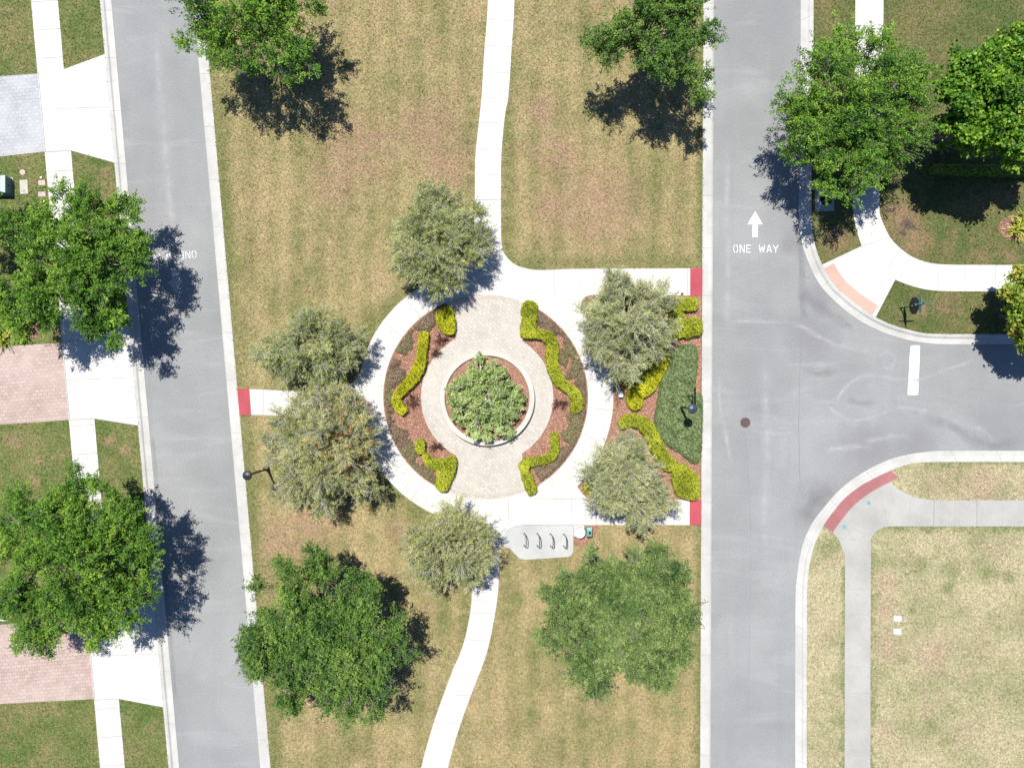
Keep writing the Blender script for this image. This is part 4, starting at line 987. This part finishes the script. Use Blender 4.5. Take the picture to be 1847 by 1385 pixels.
tree('bottlebrush_tree', 'olive silvery tree at the left side of the lower path by the bike pad', 'tree', BR,
     [(808, 988, 68, 2.4), (765, 985, 38, 2.2), (810, 940, 34, 2.4), (855, 965, 38, 2.4), (775, 1025, 34, 2.2), (840, 1020, 38, 2.3), (870, 1000, 24, 2.3)], None, 'brush', 'brush_o', 204, .72, trunk_r=.10)
tree('bottlebrush_tree', 'silver grey tree over the top end of the road side bed', 'tree', BR,
     [(1130, 590, 64, 2.6), (1085, 565, 40, 2.4), (1115, 530, 34, 2.6), (1175, 545, 36, 2.6), (1185, 600, 34, 2.5), (1125, 648, 40, 2.4), (1085, 620, 34, 2.3), (1110, 508, 20, 2.6), (1160, 640, 30, 2.3)], None, 'brush', 'brush_g', 205, .72, trunk_r=.10)
tree('bottlebrush_tree', 'silver grey tree over the bottom end of the road side bed, shading the lower path', 'tree', BR,
     [(1130, 866, 58, 2.6), (1092, 856, 34, 2.4), (1132, 806, 28, 2.5), (1165, 862, 34, 2.5), (1105, 900, 32, 2.4), (1150, 918, 34, 2.4), (1186, 905, 26, 2.4), (1098, 818, 20, 2.3)], None, 'brush', 'brush_g', 206, .72, trunk_r=.10)
tree('broadleaf_tree', 'dense bright green tree with big leaves in the upper right corner', 'tree', None,
     [(1800, 190, 84, 5.6), (1738, 205, 42, 5.0), (1752, 250, 38, 4.6), (1815, 258, 42, 4.9), (1760, 150, 60, 5.6), (1850, 130, 90, 5.6), (1870, 215, 60, 5.2)], None, 'broad', 'maple', 301, .7, dens=1.15)
tree('young_maple_tree', 'small tree with yellow and reddish leaves at the right border beside the side street', 'tree', None,
     [(1872, 562, 58, 3.2), (1838, 540, 26, 3.0), (1845, 590, 28, 2.8), (1875, 510, 34, 3.2), (1840, 500, 12, 2.8), (1880, 610, 30, 2.9)], None, 'broad', 'maple_y', 302, .75, trunk_r=.09)

# fallen leaves on the paving and kerbs
L = []
for (px, py, r, k) in ((150, 1010, 190, 500), (140, 480, 170, 420), (1520, 260, 170, 380), (790, 430, 110, 260), (1130, 590, 110, 220), (600, 820, 140, 260), (1140, 860, 110, 240), (810, 985, 110, 220), (595, 1120, 170, 200), (1115, 1110, 170, 200), (876, 716, 230, 260)):
    a = RNG.random(k)*6.28; q = r*np.sqrt(RNG.random(k))
    L.append(WP(np.c_[px*.96+40+q*np.cos(a), py*.96+40+q*np.sin(a)]))
L = np.vstack(L); n = len(L); a = RNG.random(n)*6.28
z = np.full(n, .016)
on = np.zeros(n, bool)
for h in HARD: on |= inside(L, WP(h, .12))
roadside = inside(L, WP(np.array([(LW_A(0)+3, 0), (LE_A(0)-3, 0), (LE_A(1400)-3, 1400), (LW_A(1400)+3, 1400)])))
z[on] = .152; keep = on | roadside
props(leaf_mesh('leaf_litter', np.c_[L, z][keep], np.c_[np.cos(a), np.sin(a), np.full(n, .1)][keep], np.tile([.1, .1, 1.], (int(keep.sum()), 1)), RNG.uniform(.05, .09, int(keep.sum())), .035, RNG.random(int(keep.sum())), M['chip']), kind='stuff')

# ------------------------------------------------------------------ street furniture
def lamp(base, h, capm, polem, label):
    b = W(*base, .13); root = empty('street_lamp', tuple(b), label, 'street lamp', 'park street lamps')
    mb = MB(); mb.lathe(b[0], b[1], [(.15, .1), (.15, .2), (.11, .24), (.11, .5), (.085, .56)], 16); mb.build('base', polem, root, b, False)
    mb = MB(); mb.lathe(b[0], b[1], [(.075, .5), (.062, h-.72), (.085, h-.70), (.085, h-.66), (.06, h-.64), (.06, h-.58)], 16); mb.build('pole', polem, root, b, True)
    mb = MB(); mb.lathe(b[0], b[1], [(.06, h-.58), (.14, h-.54), (.19, h-.36), (.20, h-.18)], 20); mb.build('globe', M['glass'], root, b, True)
    mb = MB(); mb.lathe(b[0], b[1], [(.20, h-.19), (.255, h-.20), (.27, h-.17), (.25, h-.13), (.20, h-.09), (.195, h-.075), (.12, h-.045), (.115, h-.02), (.06, h)], 28); cap = mb.build('cap', capm, root, b, False)
    mb = MB(); mb.lathe(b[0], b[1], [(.055, h+.001), (.03, h+.03), (.045, h+.045), (.012, h+.08)], 14); mb.build('finial', capm, cap, b)
    for k in range(4):
        a = k*math.pi/2 + .4; mb = MB()
        mb.tube([(b[0]+.09*math.cos(a), b[1]+.09*math.sin(a), h-.56), (b[0]+.22*math.cos(a), b[1]+.22*math.sin(a), h-.38), (b[0]+.225*math.cos(a), b[1]+.225*math.sin(a), h-.18)], .012, 6)
        mb.build('strut', capm, root, b)
lamp((1225.5, 734), 3.35, M['lampblue'], M['polegrey'], 'grey lamp post standing in the dark juniper beside the right road')
lamp((482, 845), 3.45, M['iron'], M['iron'], 'black lamp post on the lawn beside the left road kerb')

# stop sign with street name blades
b = W(1624, 556, .11); root = empty('stop_sign', tuple(b), 'dark stop sign with teal street name blades on the corner grass strip', 'road sign')
mb = MB(); mb.lathe(b[0], b[1], [(.055, .1), (.05, .3), (.032, .34), (.032, 2.47), (.05, 2.49), (.012, 2.55)], 12); mb.build('post', M['iron'], root, b)
def octo(x, r, zc): return [(x, b[1] + r*math.cos(math.pi/8 + k*math.pi/4), zc + r*math.sin(math.pi/8 + k*math.pi/4)) for k in range(8)]
mb = MB(); mb.loft([octo(b[0]+.036, .53, 1.48), octo(b[0]+.052, .53, 1.48)]); pl = mb.build('sign_plate', M['signback'], root, b)
mb = MB(); mb.loft([octo(b[0]+.053, .49, 1.48), octo(b[0]+.056, .49, 1.48)]); mb.build('red_face', M['signred'], pl, b)
for dz in (1.38, 1.76):
    mb = MB(); mb.box(b[0]-.04, b[0]+.036, b[1]-.03, b[1]+.03, dz-.02, dz+.02); mb.build('bracket', M['util'], root, b)
mb = MB(); mb.box(b[0]-.012, b[0]+.012, b[1]-.46, b[1]+.46, 2.04, 2.30, bev=.004); mb.build('name_blade', M['teal'], root, b)
mb = MB(); mb.box(b[0]-.46, b[0]+.46, b[1]-.012, b[1]+.012, 2.305, 2.46, bev=.004); mb.build('name_blade', M['teal'], root, b)

# edge-on roadside sign behind the grey lamp
b = W(1239.5, 713.5, .14); root = empty('roadside_sign', tuple(b), 'thin sign post with a dark plate seen edge on above the grey lamp', 'road sign')
mb = MB(); mb.lathe(b[0], b[1], [(.04, .12), (.028, .18), (.028, 2.02), (.01, 2.06)], 10); mb.build('post', M['iron'], root, b)
mb = MB(); mb.box(b[0]+.026, b[0]+.045, b[1]-.50, b[1]+.50, 1.62, 2.0, bev=.005); mb.build('sign_plate', M['signback'], root, b)
mb = MB(); mb.box(b[0]+.0, b[0]+.026, b[1]-.03, b[1]+.03, 1.78, 1.84); mb.build('bracket', M['util'], root, b)

# bike racks: one built, three copies
def rack(px, label):
    b = W(px, 972.5, .138); root = empty('bike_rack', tuple(b), label, 'bike rack', 'black hoop bike racks on the concrete pad')
    hy, ht = 10.8/S, .82
    pts = []
    for k in range(25):
        a = math.pi*k/24; y = hy*math.copysign(abs(math.cos(a))**.55, math.cos(a)); z = ht*abs(math.sin(a))**.6
        pts.append((b[0] + .115*z/ht, b[1]+y, .138+z))
    mb = MB(); mb.tube(pts, .026, 8); mb.build('hoop', M['iron'], root, b, True)
    for s in (-1, 1):
        mb = MB(); mb.lathe(b[0], b[1]+s*hy, [(.045, .138), (.045, .146), (.03, .15)], 12); mb.build('foot_plate', M['iron'], root, b)
    return root
r0 = rack(945.3, 'leftmost black bike hoop, nearest the curved path')
def copy_thing(root, dx, dy, label):
    c = root.copy(); COL.objects.link(c); c['label'] = label; c.location = root.location + Vector((dx, dy, 0))
    for ch in root.children:
        d = ch.copy(); COL.objects.link(d); d.parent = c
    return c
for k, lb in ((1, 'second black bike hoop from the left end of the row'), (2, 'third black bike hoop, second from the round white bin'), (3, 'rightmost black bike hoop, nearest the round white bin')):
    copy_thing(r0, k*23.7/S, -k*.5/S, lb)

# round bin and green waste bin
b = W(1044.5, 957.5, .139); root = empty('round_bin', tuple(b), 'round white bin with a recessed lid at the end of the bike pad', 'bin')
mb = MB(); mb.lathe(b[0], b[1], [(.275, .14), (.295, .3), (.295, .62), (.31, .64), (.31, .69), (.275, .69), (.26, .60)], 36, caps=False); mb.build('shell', M['binwhite'], root, b)
mb = MB(); mb.lathe(b[0], b[1], [(.262, .56), (.262, .61), (.2, .615), (.01, .62)], 36); mb.build('lid', M['white'], root, b)
b = W(1061, 955.5, .12); root = empty('waste_bin', tuple(b), 'green waste bin with a dark opening beside the round white bin', 'bin')
mb = MB(); mb.box(b[0]-.15, b[0]+.15, b[1]-.24, b[1]+.24, .14, .72, bev=.05); mb.build('body', M['greenbox'], root, b)
mb = MB()
mb.loft([[(b[0]+x*.165, y, z) for x in (-1, 1)][::1] + [(b[0]+x*.14, y, z+.05) for x in (1, -1)] for y, z in ((b[1]-.27, .70), (b[1]-.1, .76), (b[1]+.12, .78), (b[1]+.28, .72))]); lid = mb.build('lid', M['greenbox'], root, b)
mb = MB(); mb.lathe(b[0]+.02, b[1]-.03, [(.075, .80), (.075, .835), (.05, .838), (.05, .83)], 18); mb.build('opening', M['hole'], lid, b)
mb = MB(); mb.box(b[0]-.12, b[0]+.12, b[1]-.2, b[1]+.2, .10, .145); mb.build('foot', M['iron'], root, b)

# utility boxes and lids
def box_thing(name, label, cat, px0, px1, py0, py1, h, mat, group=None, rot=0.0, rim=None, z0=.10, bev=.015):
    b = W((px0+px1)/2, (py0+py1)/2, z0+h); b[2] = z0; w, d = (px1-px0)/S/2, (py1-py0)/S/2
    root = empty(name, tuple(b), label, cat, group); root.rotation_euler = (0, 0, rot)
    mb = MB(); mb.box(-w, w, -d, d, z0, z0+h, bev=bev); mb.build('lid', mat, root, (0, 0, z0))
    if rim is not None:
        mb = MB(); g = .03
        for a in ((-w-g, -w-.003, -d-g, d+g), (w+.003, w+g, -d-g, d+g), (-w-.003, w+.003, -d-g, -d-.003), (-w-.003, w+.003, d+.003, d+g)): mb.box(*a, z0, z0+h*.6)
        mb.build('frame', rim, root, (0, 0, z0))
    mb = MB(); mb.lathe(0, -d*.5 if d > w else 0, [(.035, z0+h-.002), (.03, z0+h+.004)], 8); mb.build('key_hole', M['joint'], root, (0, 0, z0))
    return root
LID = 'utility lids in the west lawn'
box_thing('ground_box', 'tall pale concrete utility lid in the grass beside the green cabinet', 'ground box', 35.5, 50, 324.5, 350, .035, M['lid_pale'], LID, .05, M['soil'])
box_thing('ground_box', 'upper of two pinkish utility lids by the sidewalk', 'ground box', 68.8, 81.3, 325, 334.6, .035, M['lid_pink'], LID, .08, M['soil'])
box_thing('ground_box', 'lower of two pinkish utility lids by the sidewalk', 'ground box', 68.6, 82, 346, 355, .035, M['lid_pink'], LID, .03, M['soil'])
box_thing('ground_box', 'small brown square lid in the grass beside the right sidewalk curve', 'ground box', 1600, 1611.5, 371, 381, .03, M['lid_brown'], None, 0, M['soil'])
box_thing('ground_box', 'upper of two bright white lids in the dry lower right lawn', 'ground box', 1613.3, 1625.6, 1111.5, 1119.5, .05, M['white'], None, -.05, M['util'])
box_thing('ground_box', 'lower of two bright white lids in the dry lower right lawn', 'ground box', 1612.6, 1625, 1134.5, 1143, .05, M['white'], None, -.03, M['util'])
def cap(label, px, py, r, h, m, name='cleanout_pipe', cat='pipe'):
    b = W(px, py, .1); root = empty(name, tuple(b), label, cat)
    mb = MB(); mb.lathe(b[0], b[1], [(r*.85, .09), (r*.85, .1+h*.5)], 14); mb.build('pipe', m, root, b)
    mb = MB(); mb.lathe(b[0], b[1], [(r, .1+h*.5), (r, .1+h*.9), (r*.8, .1+h), (r*.2, .1+h*1.02)], 14); mb.build('cap', m, root, b)
cap('small cream pipe cap at the top of the upper pink lid', 75, 321, .065, .08, M['white'])
cap('small cream pipe cap in the grass below the lower pink lid', 80, 363.5, .065, .08, M['white'])
cap('brownish round valve cover in the grass above the pale lid', 41, 311, .17, .03, M['lid_pink'], 'valve_box', 'valve box')
cap('small rusty valve cap on the pale path edge beside the corner hedge', 1230, 530.5, .085, .06, M['rust'], 'valve_box', 'valve box')
# transformer cabinet
x1 = W(23, 336, .1)[0]; ya, yb = W(0, 352.5, .1)[1], W(0, 322.5, .1)[1]
b = np.array([x1-.7, (ya+yb)/2, .1]); root = empty('utility_cabinet', tuple(b), 'pale green electrical cabinet with sloped lid at the left border', 'cabinet')
mb = MB(); mb.box(x1-1.45, x1+.06, ya-.06, yb+.06, .06, .16, bev=.02); mb.build('concrete_base', M['concrete_grey'], root, b)
mb = MB(); mb.box(x1-1.35, x1, ya, yb, .161, .72, bev=.03); mb.build('body', M['transf'], root, b)
mb = MB(); mb.loft([[(x1-1.37, ya-.02, .721), (x1+.02, ya-.02, .721), (x1+.02, yb+.02, .721), (x1-1.37, yb+.02, .721)], [(x1-1.37, ya-.02, .76), (x1+.02, ya-.02, .76), (x1+.02, yb+.02, .76), (x1-1.37, yb+.02, .76)], [(x1-1.25, ya+.05, .84), (x1-.22, ya+.05, .84), (x1-.22, yb-.05, .84), (x1-1.25, yb-.05, .84)]]); mb.build('lid', M['transf'], root, b)
mb = MB(); mb.box(x1+.001, x1+.03, (ya+yb)/2-.04, (ya+yb)/2+.04, .42, .5); mb.build('latch', M['iron'], root, b)
# grey utility pedestal in the mulch
b = W(1118.5, 711, .14); root = empty('utility_box', tuple(b), 'small grey box with a pale top in the mulch beside the ring walk', 'utility box')
mb = MB(); mb.box(b[0]-.15, b[0]+.15, b[1]-.21, b[1]+.2, .12, .38, bev=.03); mb.build('body', M['polegrey'], root, b)
mb = MB(); mb.box(b[0]-.16, b[0]+.16, b[1]-.20, b[1]+.21, .381, .45, bev=.045); mb.build('lid', M['util'], root, b)
# manhole in the road
b = W(1344.3, 762, 0); root = empty('manhole', tuple(b), 'round rusty manhole cover in the right road', 'manhole cover')
mb = MB(); mb.lathe(b[0], b[1], [(.33, .001), (.33, .010), (.30, .012)], 40); mb.build('frame', M['seam'], root, b)
mb = MB(); mb.lathe(b[0], b[1], [(.295, .011), (.29, .016), (.02, .018)], 40)
for k in range(16):
    a = k*math.pi/8
    for r in (.1, .19, .25): mb.box(b[0]+r*math.cos(a)-.014, b[0]+r*math.cos(a)+.014, b[1]+r*math.sin(a)-.014, b[1]+r*math.sin(a)+.014, .016, .023)
mb.build('cover', M['rust'], root, b)
# storm drain
b = W(1487, 366, .12); root = empty('storm_drain', tuple(b), 'concrete storm drain slab with a black round lid under the oak by the right road', 'storm drain')
mb = MB(); mb.box(b[0]-.57, b[0]+.57, b[1]-.5, b[1]+.85, .0, .16, bev=.02); mb.build('slab', M['concrete_grey'], root, b)
mb = MB(); mb.lathe(b[0]+.08, b[1]+.18, [(.35, .158), (.35, .168), (.33, .172), (.05, .174)], 32); mb.build('lid', M['hole'], root, b)

# ------------------------------------------------------------------ camera, light
cam = bpy.data.cameras.new('camera'); co = bpy.data.objects.new('camera', cam); COL.objects.link(co)
co.location = (0, 0, H); co.rotation_euler = (0, 0, 0)
cam.sensor_fit = 'HORIZONTAL'; cam.sensor_width = 36; cam.lens = 36*H/(1847/S); cam.clip_end = 3000; cam.clip_start = .5
scene.camera = co

sd = np.array([-.42, .90, 2.62]); sd /= np.linalg.norm(sd)          # towards the sun
el, az = math.asin(sd[2]), math.atan2(sd[0], sd[1])
sun = bpy.data.lights.new('sun', 'SUN'); sun.energy = 4.7; sun.angle = math.radians(.5); sun.color = (1, .965, .90)
so = bpy.data.objects.new('sun', sun); COL.objects.link(so); so.location = (0, 0, 60)
so.rotation_euler = Vector(sd).to_track_quat('Z', 'Y').to_euler()
wd = bpy.data.worlds.new('World'); scene.world = wd; wd.use_nodes = True
nt = wd.node_tree; bg = nt.nodes['Background']; sky = nt.nodes.new('ShaderNodeTexSky')
sky.sky_type = 'NISHITA'; sky.sun_disc = False; sky.sun_elevation = el; sky.sun_rotation = az
tint = nt.nodes.new('ShaderNodeMix'); tint.data_type = 'RGBA'; tint.blend_type = 'MULTIPLY'; tint.inputs[0].default_value = 1
tint.inputs[7].default_value = (.72, .95, 1.35, 1)                  # a deep blue clear sky
nt.links.new(sky.outputs[0], tint.inputs[6]); nt.links.new(tint.outputs[2], bg.inputs[0]); bg.inputs[1].default_value = .055
vs = scene.view_settings; vs.view_transform = 'Standard'; vs.look = 'None'; vs.gamma = 1; vs.use_curve_mapping = False; vs.exposure = 1.0
scene.cycles.max_bounces = 6; scene.cycles.transparent_max_bounces = 12
